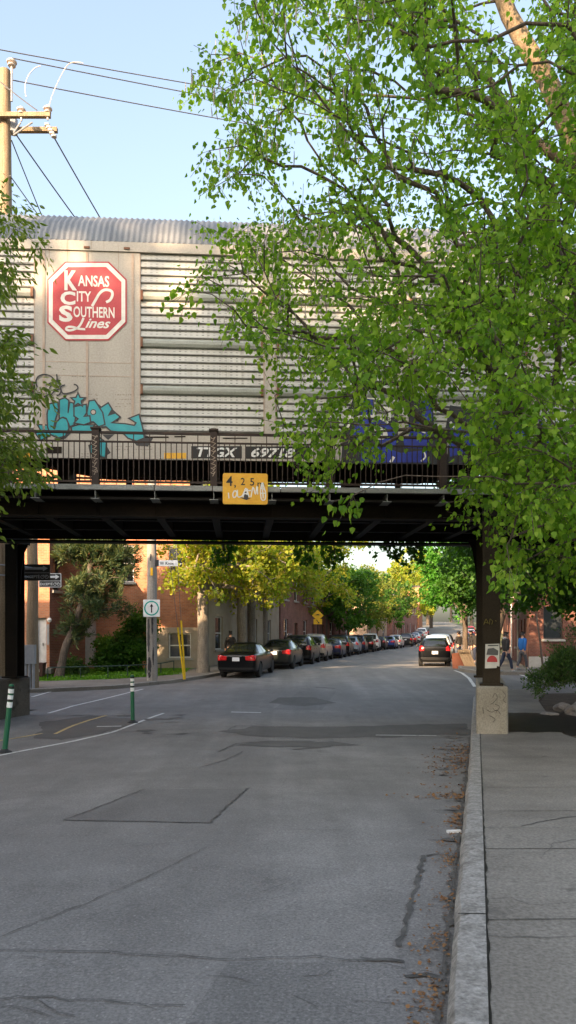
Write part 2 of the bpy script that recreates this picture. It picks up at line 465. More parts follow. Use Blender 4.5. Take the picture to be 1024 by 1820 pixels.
def stroke_mb(mb, pts, wd, off, jit=0.0, d=.3, seed=1, wander=0.0):
    rng = random.Random(seed)
    p = densify(pts, d)
    L, Rr = [], []
    for i, q in enumerate(p):
        t = (p[min(i + 1, len(p) - 1)] - p[max(i - 1, 0)]).normalized()
        n = Vector((-t.y, t.x, 0))
        ww = wd[min(int(i / max(1, len(p) - 1) * len(wd)), len(wd) - 1)] if isinstance(wd, (list, tuple)) else wd
        q = q + n * rng.uniform(-wander, wander)
        a, b = ww / 2 * (1 + rng.uniform(-jit, jit)), ww / 2 * (1 + rng.uniform(-jit, jit))
        L.append(q + n * a); Rr.append(q - n * b)
    vs = [Vector((v.x, v.y, zr(v.y) + off)) for v in L + Rr]
    k = len(L)
    mb.add(vs, [(i + k, i + k + 1, i + 1, i) for i in range(k - 1)])
def marking(name, strokes, mat, off=.006, kind='structure', **kw):
    mb = MB()
    for i, (pts, wd) in enumerate(strokes):
        stroke_mb(mb, pts, wd, off, seed=i * 7 + 3, **kw)
    o = mb.build(name, mat)
    o['kind'] = kind
    return o

# ------------------------------------------------------------------ lettering
def text_mesh(body, bold=0.0, shear=0.0, res=3):
    cu = bpy.data.curves.new('txt', 'FONT')
    cu.body = body; cu.size = 1.0; cu.offset = bold; cu.shear = shear; cu.resolution_u = res
    cu.align_x = 'LEFT'
    o = bpy.data.objects.new('txt', cu)
    COL.objects.link(o)
    bpy.context.view_layer.update()
    me = bpy.data.meshes.new_from_object(o.evaluated_get(bpy.context.evaluated_depsgraph_get()))
    bpy.data.objects.remove(o)
    vs = [v.co.copy() for v in me.vertices]; fs = [tuple(p.vertices) for p in me.polygons]
    bpy.data.meshes.remove(me)
    x0 = min(v.x for v in vs); x1 = max(v.x for v in vs); y0 = min(v.y for v in vs); y1 = max(v.y for v in vs)
    return [((v.x - x0) / (x1 - x0), (v.y - y0) / (y1 - y0)) for v in vs], fs
def text_mb(mb, body, x0, x1, z0, z1, fn, bold=0.0, shear=0.0, m=0):
    vs, fs = text_mesh(body, bold, shear)
    mb.add([fn(x0 + (x1 - x0) * u, z0 + (z1 - z0) * v) for u, v in vs], fs, m)
def poly_mb(mb, poly, fn, m=0):
    mb.add([fn(x, z) for x, z in poly], [tuple(range(len(poly)))], m)
def grow_poly(poly, d):
    """offset a polygon outwards by d"""
    n = len(poly)
    ar = sum(poly[i][0] * poly[(i + 1) % n][1] - poly[(i + 1) % n][0] * poly[i][1] for i in range(n))
    sg = 1 if ar > 0 else -1
    out = []
    for i in range(n):
        a, b, c = Vector(poly[i - 1]), Vector(poly[i]), Vector(poly[(i + 1) % n])
        e1, e2 = (b - a).normalized(), (c - b).normalized()
        n1, n2 = Vector((e1.y, -e1.x)) * sg, Vector((e2.y, -e2.x)) * sg
        s = n1 + n2
        if s.length < .2: s = n1
        s = s.normalized()
        k = d / max(.45, s.dot(n1))
        out.append((b.x + s.x * k, b.y + s.y * k))
    return out
def brush_mb(mb, pts, wd, fn, m=0):
    """a flat brush stroke along 2-D points"""
    p = [Vector(q) for q in pts]
    L, Rr = [], []
    for i, q in enumerate(p):
        t = (p[min(i + 1, len(p) - 1)] - p[max(i - 1, 0)]).normalized()
        n = Vector((-t.y, t.x))
        L.append(q + n * wd / 2); Rr.append(q - n * wd / 2)
    k = len(L)
    mb.add([fn(v.x, v.y) for v in L + Rr], [(i, i + 1, i + 1 + k, i + k) for i in range(k - 1)], m)
def smooth_line(pts, n=6):
    out = []
    p = [Vector(q) for q in pts]
    for i in range(len(p) - 1):
        a, b, c, d = p[max(i - 1, 0)], p[i], p[i + 1], p[min(i + 2, len(p) - 1)]
        for k in range(n):
            t = k / n
            out.append(.5 * ((2 * b) + (c - a) * t + (2 * a - 5 * b + 4 * c - d) * t * t + (3 * b - a - 3 * c + d) * t ** 3))
    out.append(p[-1])
    return [tuple(q) for q in out]

# ------------------------------------------------------------------ trees
def np_mesh(name, V, Fq, mat, parent=None, smooth=False):
    """V (n,3), Fq (m,k) faces of one size"""
    me = bpy.data.meshes.new(name)
    m, k = Fq.shape
    me.vertices.add(len(V)); me.loops.add(m * k); me.polygons.add(m)
    me.vertices.foreach_set('co', np.ascontiguousarray(V, np.float32).ravel())
    me.loops.foreach_set('vertex_index', np.ascontiguousarray(Fq, np.int32).ravel())
    me.polygons.foreach_set('loop_start', np.arange(0, m * k, k, dtype=np.int32))
    me.polygons.foreach_set('loop_total', np.full(m, k, np.int32))
    me.update(calc_edges=True)
    if smooth: me.polygons.foreach_set('use_smooth', np.ones(m, bool))
    return link(name, me, mat, parent)
def grow_nodes(trunk, att, rng, step=.35, bias=.35, arch=.06, wob=.05):
    nodes, par, plen = [], [], []
    tr = [np.array(p, float) for p in trunk]
    for i in range(len(tr) - 1):
        n = max(1, int(np.linalg.norm(tr[i + 1] - tr[i]) / step))
        for k in range(n):
            q = tr[i] + (tr[i + 1] - tr[i]) * k / n
            if nodes: q = q + rng.normal(0, wob * .25, 3)
            par.append(len(nodes) - 1); plen.append(0 if not nodes else plen[-1] + np.linalg.norm(q - nodes[-1])); nodes.append(q)
    par.append(len(nodes) - 1); plen.append(plen[-1] + step); nodes.append(tr[-1])
    nt0 = len(nodes)
    T = np.array(nodes)
    d0 = np.array([np.min(np.linalg.norm(T - a, axis=1)) for a in att])
    cap = nt0 + int(np.sum(d0 / step + 3) * 1.6) + 50
    A = np.zeros((cap, 3)); A[:nt0] = T
    PL = np.zeros(cap); PL[:nt0] = plen
    cnt = nt0
    tips = []
    lo = int(nt0 * .3)
    for ai in np.argsort(d0):
        a = att[ai]
        d = np.linalg.norm(A[:cnt] - a, axis=1)
        cost = d + bias * PL[:cnt] + .6 * np.maximum(0, A[:cnt, 2] - a[2] - .2 * d)
        cost[:lo] += 50
        j = int(np.argmin(cost))
        p0 = A[j].copy()
        L = d[j]
        n = max(1, int(L / step))
        pd = (p0 - A[par[j]]) if par[j] >= 0 else np.array([0, 0, 1.])
        pd = pd / (np.linalg.norm(pd) + 1e-6)
        prev = j
        for k in range(1, n + 1):
            t = k / n
            q = p0 + (a - p0) * t + pd * L * .22 * t * (1 - t) ** 2 * 2
            q[2] += arch * L * 4 * t * (1 - t)
            if k < n: q = q + rng.normal(0, wob * min(1, L) * .6, 3)
            A[cnt] = q; par.append(prev); PL[cnt] = PL[prev] + np.linalg.norm(q - A[prev])
            prev = cnt; cnt += 1
            if cnt >= cap - 2:
                A = np.vstack([A, np.zeros((cap, 3))]); PL = np.concatenate([PL, np.zeros(cap)]); cap *= 2
        tips.append(prev)
    A = A[:cnt]
    par = np.array(par)
    num = np.zeros(cnt); num[tips] += 1
    for i in range(cnt - 1, 0, -1):
        if num[i] == 0: num[i] = 1
        num[par[i]] += num[i]
    return A, par, num, tips, nt0
def tubes_np(A, par, rad, sides=5):
    i = np.nonzero(par >= 0)[0]
    a, b = A[par[i]], A[i]
    ra, rb = rad[par[i]], rad[i]
    ra = np.minimum(ra, rb * 1.6)
    t = b - a
    L = np.linalg.norm(t, axis=1, keepdims=True) + 1e-9
    t = t / L
    b = b + t * rb[:, None] * .35
    ref = np.where(np.abs(t[:, 2:3]) < .9, np.array([[0, 0, 1.]]), np.array([[1., 0, 0]]))
    u = np.cross(t, ref); u /= np.linalg.norm(u, axis=1, keepdims=True)
    v = np.cross(t, u)
    m = len(i)
    V = np.zeros((m, 2 * sides, 3))
    for k in range(sides):
        an = 2 * math.pi * k / sides
        dr = u * math.cos(an) + v * math.sin(an)
        V[:, k] = a + dr * ra[:, None]
        V[:, sides + k] = b + dr * rb[:, None]
    Fq = np.array([(k, (k + 1) % sides, sides + (k + 1) % sides, sides + k) for k in range(sides)])
    Fall = (Fq[None] + (np.arange(m) * 2 * sides)[:, None, None]).reshape(-1, 4)
    return V.reshape(-1, 3), Fall
LEAF_SHAPES = {
    'heart': (np.array([(0, 0, 0), (-.43, .20, .15), (-.33, .58, .13), (0, 1.05, -.10), (.36, .62, .05), (.44, .24, .12)]), [(0, 3, 2, 1), (0, 5, 4, 3)]),
    'narrow': (np.array([(0, 0, 0), (-.19, .30, .06), (-.15, .66, .04), (0, 1.0, -.08), (.15, .66, .04), (.19, .30, .06)]), [(0, 3, 2, 1), (0, 5, 4, 3)]),
    'broad': (np.array([(0, 0, 0), (-.5, .35, .12), (-.3, .8, .06), (0, 1.0, -.03), (.3, .8, .06), (.5, .35, .12)]), [(0, 3, 2, 1), (0, 5, 4, 3)]),
    'needle': (np.array([(0, 0, 0), (-.07, .3, .0), (-.06, .7, .0), (0, 1.0, 0), (.06, .7, .0), (.07, .3, .0)]), [(0, 3, 2, 1), (0, 5, 4, 3)]),
}
def leaves_np(pos, size, rng, shape='heart', droop=.5, axis=None, flat=0.0):
    n = len(pos)
    sh, fs = LEAF_SHAPES[shape]
    ax = rng.normal(0, 1, (n, 3)) if axis is None else axis + rng.normal(0, .35, (n, 3))
    ax[:, 2] -= droop * 1.6
    ax /= np.linalg.norm(ax, axis=1, keepdims=True) + 1e-9
    nr = rng.normal(0, 1, (n, 3)); nr[:, 2] += flat
    nr -= ax * np.sum(nr * ax, axis=1, keepdims=True)
    nr /= np.linalg.norm(nr, axis=1, keepdims=True) + 1e-9
    sd_ = np.cross(ax, nr)
    s = (size * (.45 + .95 * rng.beta(2.2, 1.8, n)))[:, None, None]
    V = pos[:, None, :] + s * (sh[None, :, 0:1] * sd_[:, None, :] + sh[None, :, 1:2] * ax[:, None, :] + sh[None, :, 2:3] * nr[:, None, :])
    k = len(sh)
    Fq = (np.array(fs)[None] + (np.arange(n) * k)[:, None, None]).reshape(-1, 4)
    return V.reshape(-1, 3), Fq
def make_tree(root, trunk, att, leafmat, bark, seed, per=30, leaf=.09, shape='heart', spread=.3, droop=.5, r_tip=.006, r_base=.2,
              twigs=3, twig_len=.35, step=.35, bias=.35, arch=.06, flat=0.0, trunk_r=None, trunkmat=None, keep=None, crown='crown', stem='trunk', twig_droop=.5, wob=.05):
    rng = np.random.default_rng(seed)
    off = np.array(parent_world(root))
    A, par, num, tips, nt0 = grow_nodes(trunk, att, rng, step, bias, arch, wob)
    k = math.log(r_base / r_tip) / math.log(max(2, num[0]))
    rad = r_tip * num ** k
    fl = np.clip(1 - (A[:nt0, 2] - A[0, 2]) / .5, 0, 1)
    rad[:nt0] *= 1 + .35 * fl
    if trunk_r: rad[:nt0] = np.maximum(rad[:nt0], np.linspace(trunk_r[0], trunk_r[1], nt0))
    tipA = A[tips]
    m = len(tipA)
    td = rng.normal(0, 1, (m, twigs, 3)); td[:, :, 2] -= twig_droop
    pd = tipA - A[par[tips]]
    pd /= np.linalg.norm(pd, axis=1, keepdims=True) + 1e-9
    td += pd[:, None] * .7
    td /= np.linalg.norm(td, axis=2, keepdims=True)
    tl = twig_len * rng.uniform(.5, 1.3, (m, twigs, 1))
    tend = tipA[:, None] + td * tl
    big = np.nonzero(rad > .03)[0]
    bigmask = rad > .03
    pb = par.copy()
    p1 = np.where(bigmask, par, -1); p2 = np.where(bigmask, -1, par)
    V1, F1 = tubes_np(A, p1, rad, 9) if (p1 >= 0).any() else (np.zeros((0, 3)), np.zeros((0, 4), int))
    V2, F2 = tubes_np(A, p2, rad, 4) if (p2 >= 0).any() else (np.zeros((0, 3)), np.zeros((0, 4), int))
    tw_n = m * twigs
    TA = np.vstack([np.repeat(tipA, twigs, axis=0), tend.reshape(-1, 3)])
    tp = np.concatenate([np.full(tw_n, -1), np.arange(tw_n)])
    V3, F3 = tubes_np(TA, tp, np.full(2 * tw_n, r_tip * .55), 3)
    Fb = []
    V = [V1, V2, V3]
    F4 = np.vstack([F1, F2 + len(V1)])
    if trunk_r:
        trk = par.copy(); trk[nt0:] = -1
        Vt_, Ft_ = tubes_np(A, trk, rad, 12)
        np_mesh(stem, Vt_ - off, Ft_, trunkmat or bark, root, True)
        lim = p1.copy(); lim[:nt0] = -1
        V1, F1 = tubes_np(A, lim, rad, 8)
        np_mesh('limbs', np.vstack([V1, V2]) - off, np.vstack([F1, F2 + len(V1)]), bark, root, True)
    else:
        np_mesh(stem, np.vstack([V1, V2]) - off, F4, bark, root, True)
    # leaves strung along the twigs
    q = rng.uniform(.1, 1.05, (m, per)); ti = rng.integers(0, twigs, (m, per))
    pos = tipA[:, None] + np.take_along_axis(td * tl, ti[:, :, None], axis=1) * q[:, :, None] + rng.normal(0, spread * .33, (m, per, 3))
    axs = np.take_along_axis(td, ti[:, :, None], axis=1).reshape(-1, 3)
    pos = pos.reshape(-1, 3)
    if keep is not None:
        kk = keep(pos); pos = pos[kk]; axs = axs[kk]
    VL, FL = leaves_np(pos, leaf, rng, shape, droop, axs, flat)
    Vt, Ft = V3, F3
    cr = np_mesh(crown, VL - off, FL, leafmat, root, False)
    np_mesh('twigs', Vt - off, Ft, bark, root, False)
    return cr
def blob_points(rng, blobs, n, gap=.5):
    """points in the shell and body of a few ellipsoids (cx,cy,cz,rx,ry,rz), thinned by a noise so that gaps stay open"""
    out = []
    wts = np.array([b[3] * b[4] * b[5] for b in blobs]); wts = wts ** .8 / np.sum(wts ** .8)
    while len(out) < n:
        b = blobs[rng.choice(len(blobs), p=wts)]
        d = rng.normal(0, 1, 3); d /= np.linalg.norm(d)
        r = rng.uniform(0, 1) ** .5
        q = np.array(b[:3]) + d * r * np.array(b[3:6])
        if mnoise.noise(Vector(q * .9)) < -.12 * gap * 2 and rng.uniform() < .85: continue
        out.append(q)
    return np.array(out)

# ------------------------------------------------------------------ walls with openings
def wall_frame(p0, p1):
    a = Vector((p0[0], p0[1], 0)); b = Vector((p1[0], p1[1], 0))
    u = (b - a).normalized()
    n = Vector((u.y, -u.x, 0))                            # outward normal
    return a, u, n, (b - a).length
def wall_mb(mb, p0, p1, z0, z1, holes=(), thick=.28, m=0):
    a, u, n, L = wall_frame(p0, p1)
    us = sorted(set([0, L] + [h[0] for h in holes] + [h[1] for h in holes]))
    vs = sorted(set([z0, z1] + [h[2] for h in holes] + [h[3] for h in holes]))
    def pt(x, z, d): return a + u * x + n * d + Vector((0, 0, z))
    for i in range(len(us) - 1):
        for j in range(len(vs) - 1):
            cx, cz = (us[i] + us[i + 1]) / 2, (vs[j] + vs[j + 1]) / 2
            if any(h[0] < cx < h[1] and h[2] < cz < h[3] for h in holes): continue
            mb.add([pt(us[i], vs[j], 0), pt(us[i + 1], vs[j], 0), pt(us[i + 1], vs[j + 1], 0), pt(us[i], vs[j + 1], 0)], [(0, 1, 2, 3)], m)
    for h in holes:
        x0, x1, y0, y1 = h[:4]
        for q in (((x0, y0), (x1, y0)), ((x1, y0), (x1, y1)), ((x1, y1), (x0, y1)), ((x0, y1), (x0, y0))):
            mb.add([pt(*q[0], 0), pt(*q[0], -thick), pt(*q[1], -thick), pt(*q[1], 0)], [(0, 1, 2, 3)], m)
def window_in(parent, p0, p1, x0, x1, z0, z1, frame_mat, recess=.12, bars=1, sill=True, name='window', sillmat=None):
    a, u, n, L = wall_frame(p0, p1)
    ang = math.atan2(u.y, u.x)
    def c(x, d, z): return a + u * x + n * d + Vector((0, 0, z))
    f = MB()
    t = .06
    w_, h_ = x1 - x0, z1 - z0
    f.box(c((x0 + x1) / 2, -recess, z0 + t / 2), (w_, .07, t), ang)
    f.box(c((x0 + x1) / 2, -recess, z1 - t / 2), (w_, .07, t), ang)
    f.box(c(x0 + t / 2, -recess, (z0 + z1) / 2), (t, .07, h_ - 2 * t), ang)
    f.box(c(x1 - t / 2, -recess, (z0 + z1) / 2), (t, .07, h_ - 2 * t), ang)
    if bars: f.box(c((x0 + x1) / 2, -recess + .005, (z0 + z1) / 2), (w_ - 2 * t, .06, .05), ang)
    wo = f.build(name, frame_mat, parent)
    g = MB()
    g.box(c((x0 + x1) / 2, -recess - .01, (z0 + z1) / 2), (w_ - 2 * t, .012, h_ - 2 * t), ang)
    g.build('pane', M['pane'], wo)
    if sill:
        s_ = MB()
        s_.box(c((x0 + x1) / 2, .03, z0 - .055), (w_ + .2, .12, .11), ang)
        s_.build('sill', sillmat or M['stone'], wo)
    return wo
def door_in(parent, p0, p1, x0, x1, z0, z1, mat, glass=True, recess=.16):
    a, u, n, L = wall_frame(p0, p1)
    ang = math.atan2(u.y, u.x)
    def c(x, d, z): return a + u * x + n * d + Vector((0, 0, z))
    d = MB()
    w_, h_ = x1 - x0, z1 - z0
    d.box(c((x0 + x1) / 2, -recess, (z0 + z1) / 2), (w_, .05, h_), ang)
    for zz in (z0 + .25 * h_, z0 + .62 * h_):
        d.box(c((x0 + x1) / 2, -recess + .03, zz), (w_ * .62, .016, h_ * .28), ang)
    d.box(c(x0 + .03, -recess + .03, (z0 + z1) / 2), (.06, .05, h_), ang)
    d.box(c(x1 - .03, -recess + .03, (z0 + z1) / 2), (.06, .05, h_), ang)
    do = d.build('door', mat, parent)
    h = MB()
    h.box(c(x1 - .16, -recess + .06, z0 + h_ * .47), (.03, .06, .14), ang)
    h.build('handle', M['galv'], do)
    return do
def roof_slab(parent, pts, z, h=.25, over=.12, mat=None, name='roof'):
    g = grow_poly(pts, over)
    mb = MB()
    mb.prism(g, lambda u, v, t: Vector((u, v, t)), z, z + h)
    return mb.build(name, mat or M['roofing'], parent)

# ------------------------------------------------------------------ cars
def eval_mesh(o, name):
    bpy.context.view_layer.update()
    dg = bpy.context.evaluated_depsgraph_get()
    me = bpy.data.meshes.new_from_object(o.evaluated_get(dg))
    me.name = name
    return me
CAR_KINDS = {
 # y from the rear: (y, z_bottom, z_belt, z_top, half width, half width at roof)
 'sedan': dict(L=4.5, w=.88, st=[(0, .42, .92, .95, .70, .55), (.07, .30, 1.00, 1.04, .83, .66), (.35, .24, 1.02, 1.07, .87, .70), (.72, .22, 1.01, 1.12, .88, .62),
        (1.35, .2, .99, 1.43, .885, .58), (1.9, .2, .97, 1.475, .89, .60), (2.5, .2, .96, 1.45, .89, .59), (3.3, .2, .95, 1.08, .885, .64), (3.55, .2, .93, .98, .88, .68),
        (4.1, .22, .82, .87, .85, .66), (4.42, .28, .68, .73, .74, .58), (4.5, .36, .58, .62, .60, .5)],
        rear=[(-.60, 1.10), (.60, 1.10), (.50, 1.385), (-.50, 1.385)], tail=[(.42, .78), (.80, .76), (.82, .96), (.70, .985), (.40, .93)], plate_z=.82, wheels=(.92, 3.62),
        side=[(.92, 1.03), (3.12, 1.0), (2.55, 1.38), (2.0, 1.41), (1.4, 1.37)], pillars=[1.72], front=[(-.62, 1.04), (.62, 1.04), (.50, 1.38), (-.50, 1.38)]),
 'suv': dict(L=4.6, w=.92, st=[(0, .50, 1.00, 1.05, .76, .62), (.06, .36, 1.08, 1.20, .86, .68), (.16, .30, 1.09, 1.36, .90, .68), (.36, .27, 1.08, 1.62, .91, .66),
        (.75, .25, 1.07, 1.70, .92, .68), (1.6, .25, 1.05, 1.72, .92, .69), (2.5, .25, 1.03, 1.66, .92, .67), (3.25, .25, 1.02, 1.18, .92, .70), (3.5, .25, 1.00, 1.06, .91, .72),
        (4.2, .27, .92, .97, .88, .70), (4.52, .33, .78, .83, .78, .62), (4.6, .42, .64, .68, .64, .54)],
        rear=[(-.66, 1.12), (.66, 1.12), (.58, 1.54), (-.58, 1.54)], tail=[(.58, .86), (.86, .84), (.87, 1.06), (.74, 1.12), (.62, 1.04)], plate_z=.90, wheels=(.95, 3.72),
        side=[(.55, 1.12), (3.10, 1.08), (2.50, 1.56), (1.6, 1.61), (.62, 1.58)], pillars=[1.05, 1.95], front=[(-.66, 1.12), (.66, 1.12), (.56, 1.58), (-.56, 1.58)]),
 'hatch': dict(L=3.9, w=.84, st=[(0, .44, .92, .96, .70, .56), (.06, .32, 1.00, 1.10, .80, .64), (.17, .27, 1.01, 1.24, .83, .63), (.42, .24, 1.00, 1.46, .84, .60),
        (.85, .23, .99, 1.51, .845, .61), (1.5, .23, .97, 1.52, .85, .62), (2.1, .23, .96, 1.47, .85, .60), (2.8, .23, .95, 1.08, .845, .63), (3.0, .23, .93, .98, .84, .66),
        (3.6, .25, .82, .87, .80, .62), (3.83, .30, .68, .73, .70, .54), (3.9, .38, .58, .62, .56, .48)],
        rear=[(-.58, 1.07), (.58, 1.07), (.50, 1.39), (-.50, 1.39)], tail=[(.56, .84), (.78, .82), (.79, 1.06), (.66, 1.09), (.56, 1.00)], plate_z=.74, wheels=(.72, 3.12),
        side=[(.52, 1.05), (2.66, 1.0), (2.12, 1.39), (1.5, 1.43), (.62, 1.40)], pillars=[1.42], front=[(-.6, 1.04), (.6, 1.04), (.50, 1.40), (-.50, 1.40)]),
}
def car_body_mesh(k):
    S = CAR_KINDS[k]
    bm = bmesh.new()
    rings = []
    for (y, zb, zl, zt, w_, wr) in S['st']:
        zm = zb + (zl - zb) * .45
        half = [(0, zb), (w_ * .86, zb), (w_ * .97, zb + .07), (w_, zm), (w_ * .985, zl - .10), (w_ * .95, zl), (wr + (w_ * .93 - wr) * .30, zl + (zt - zl) * .72), (wr * .90, zt - .02 * (zt - zl) - .012), (wr * .55, zt), (0, zt + .012)]
        ring = [bm.verts.new((x, y, z)) for x, z in half] + [bm.verts.new((-x, y, z)) for x, z in reversed(half[1:-1])]
        rings.append(ring)
    n = len(rings[0])
    for a, b in zip(rings, rings[1:]):
        for i in range(n): bm.faces.new((a[i], a[(i + 1) % n], b[(i + 1) % n], b[i]))
    bm.faces.new(list(reversed(rings[0]))); bm.faces.new(rings[-1])
    bmesh.ops.recalc_face_normals(bm, faces=bm.faces)
    me = bpy.data.meshes.new('body_cage'); bm.to_mesh(me); bm.free()
    o = bpy.data.objects.new('body_cage', me); COL.objects.link(o)
    sb = o.modifiers.new('s', 'SUBSURF'); sb.levels = 2; sb.render_levels = 2
    solid = eval_mesh(o, 'body_solid')
    cut = MB()
    for y in S['wheels']:
        for sx in (-1, 1):
            x0 = sx * (S['w'] - .26); x1 = sx * (S['w'] + .2)
            cut.tube([(x0, y, .32), (x1, y, .32)], .385, 20)
    co = cut.build('cutter', None)
    bo = o.modifiers.new('b', 'BOOLEAN'); bo.object = co; bo.operation = 'DIFFERENCE'; bo.solver = 'EXACT'
    me2 = eval_mesh(o, 'car_body')
    bpy.data.objects.remove(o); bpy.data.objects.remove(co)
    bmx = bmesh.new(); bmx.from_mesh(solid); bv = BVHTree.FromBMesh(bmx); bmx.free()
    for p in me2.polygons: p.use_smooth = True
    me2.set_sharp_from_angle(angle=R(40))
    return me2, bv
def project_patch(bv, poly, axis, off=.006, cell=.07, thick=0.0):
    """a polygon in the plane across `axis` laid on the body; axis: 'rear','front','left','right'"""
    bm = bmesh.new()
    vs = [bm.verts.new((u, v, 0)) for u, v in poly]
    bm.faces.new(vs)
    for ax in (0, 1):
        lo, hi = min(p[ax] for p in poly), max(p[ax] for p in poly)
        x = lo + cell
        while x < hi:
            co = [0, 0, 0]; co[ax] = x; no = [0, 0, 0]; no[ax] = 1
            bmesh.ops.bisect_plane(bm, geom=bm.verts[:] + bm.edges[:] + bm.faces[:], plane_co=co, plane_no=no)
            x += cell
    out = []
    for v in bm.verts:
        u, z = v.co.x, v.co.y
        if axis == 'rear': o, d = Vector((u, -3, z)), Vector((0, 1, 0))
        elif axis == 'front': o, d = Vector((u, 9, z)), Vector((0, -1, 0))
        elif axis == 'right': o, d = Vector((4, u, z)), Vector((-1, 0, 0))
        else: o, d = Vector((-4, u, z)), Vector((1, 0, 0))
        h = bv.ray_cast(o, d)
        q = h[0] if h[0] is not None else o + d * 3.3
        nrm = h[1] if h[1] is not None else -d
        v.co = q + nrm * off
    bm.verts.index_update()
    V = [v.co.copy() for v in bm.verts]; Fc = [tuple(v.index for v in f.verts) for f in bm.faces]
    bm.free()
    return V, Fc
CAR_PROTO = {}
def build_car_parts(kind):
    S = CAR_KINDS[kind]
    body, bv = car_body_mesh(kind)
    parts = {'body': body}
    def patchmesh(name, polys):
        mb = MB()
        for poly, ax, off in polys:
            V, Fc = project_patch(bv, poly, ax, off)
            mb.add(V, Fc)
        me = bpy.data.meshes.new(name)
        me.from_pydata(mb.v, [], mb.f)
        for p in me.polygons: p.use_smooth = True
        return me
    mir = lambda pl: [(-x, z) for x, z in reversed(pl)]
    parts['rear_window'] = patchmesh('rear_window', [(S['rear'], 'rear', .007)])
    parts['windscreen'] = patchmesh('windscreen', [(S['front'], 'front', .007)])
    parts['side_window'] = patchmesh('side_window', [(S['side'], 'right', .006)])
    parts['side_window2'] = patchmesh('side_window', [(S['side'], 'left', .006)])
    pl = [[(y - .035, 1.0), (y + .035, 1.0), (y + .03, 1.62), (y - .03, 1.62)] for y in S['pillars']]
    parts['tail'] = patchmesh('taillight', [(S['tail'], 'rear', .012)])
    parts['tail2'] = patchmesh('taillight', [(mir(S['tail']), 'rear', .012)])
    pz = S['plate_z']
    mb = MB(); yb = 0.0
    h = bv.ray_cast(Vector((0, -3, pz)), Vector((0, 1, 0))); yb = h[0].y
    mb.box((0, yb - .012, pz), (.31, .016, .16))
    parts['plate'] = mb
    mb = MB(); mb.box((0, yb - .016, pz + .115), (.52, .03, .035)); parts['chrome'] = mb
    zb = S['st'][1][1]
    parts['bumper'] = patchmesh('rear_bumper', [([(-.80, zb + .02), (.80, zb + .02), (.80, zb + .17), (-.80, zb + .17)], 'rear', .008)])
    parts['head'] = patchmesh('headlight', [([(.40, .60), (.68, .62), (.74, .74), (.46, .72)], 'front', .01)])
    parts['head2'] = patchmesh('headlight', [(mir([(.40, .60), (.68, .62), (.74, .74), (.46, .72)]), 'front', .01)])
    mm = []
    for sx in (1, -1):
        m_ = MB(); my = S['side'][1][0] - .22
        m_.lathe([(.02, -.07), (.075, -.06), (.085, 0), (.07, .06), (.02, .075)], (sx * (S['w'] + .06), my, S['side'][1][1] + .06), 8)
        mm.append(m_)
    parts['mirror'], parts['mirror2'] = mm
    hh = MB()
    for sx in (1, -1):
        for y in ([1.25, 2.2] if kind != 'hatch' else [1.5]):
            h = bv.ray_cast(Vector((sx * 4, y, .90)), Vector((-sx, 0, 0)))
            hh.box((h[0].x + sx * .008, y, .90), (.02, .17, .035))
    parts['handle'] = hh
    pm = MB()
    for y in S['pillars']:
        for ax, sx in (('right', 1), ('left', -1)):
            V, Fc = project_patch(bv, [(y - .03, S['side'][0][1]), (y + .03, S['side'][0][1]), (y + .03, S['side'][3][1] - .03), (y - .03, S['side'][3][1] - .03)], ax, .010)
            pm.add(V, Fc)
    parts['pillar'] = pm
    return parts
def wheel_meshes():
    t = MB()
    t.lathe([(.20, -.10), (.29, -.105), (.32, -.08), (.325, 0), (.32, .08), (.29, .105), (.20, .10)], (0, 0, 0), 20)
    r = MB()
    r.lathe([(.195, -.07), (.20, .06), (.17, .07), (.16, .045), (.06, .05), (.055, .075), (.02, .078)], (0, 0, 0), 16)
    for k in range(5):
        a = 2 * math.pi * k / 5
        r.box((.115 * math.cos(a), .115 * math.sin(a), .06), (.13, .035, .025), a)
    return t, r
CAR_SHARED = {}
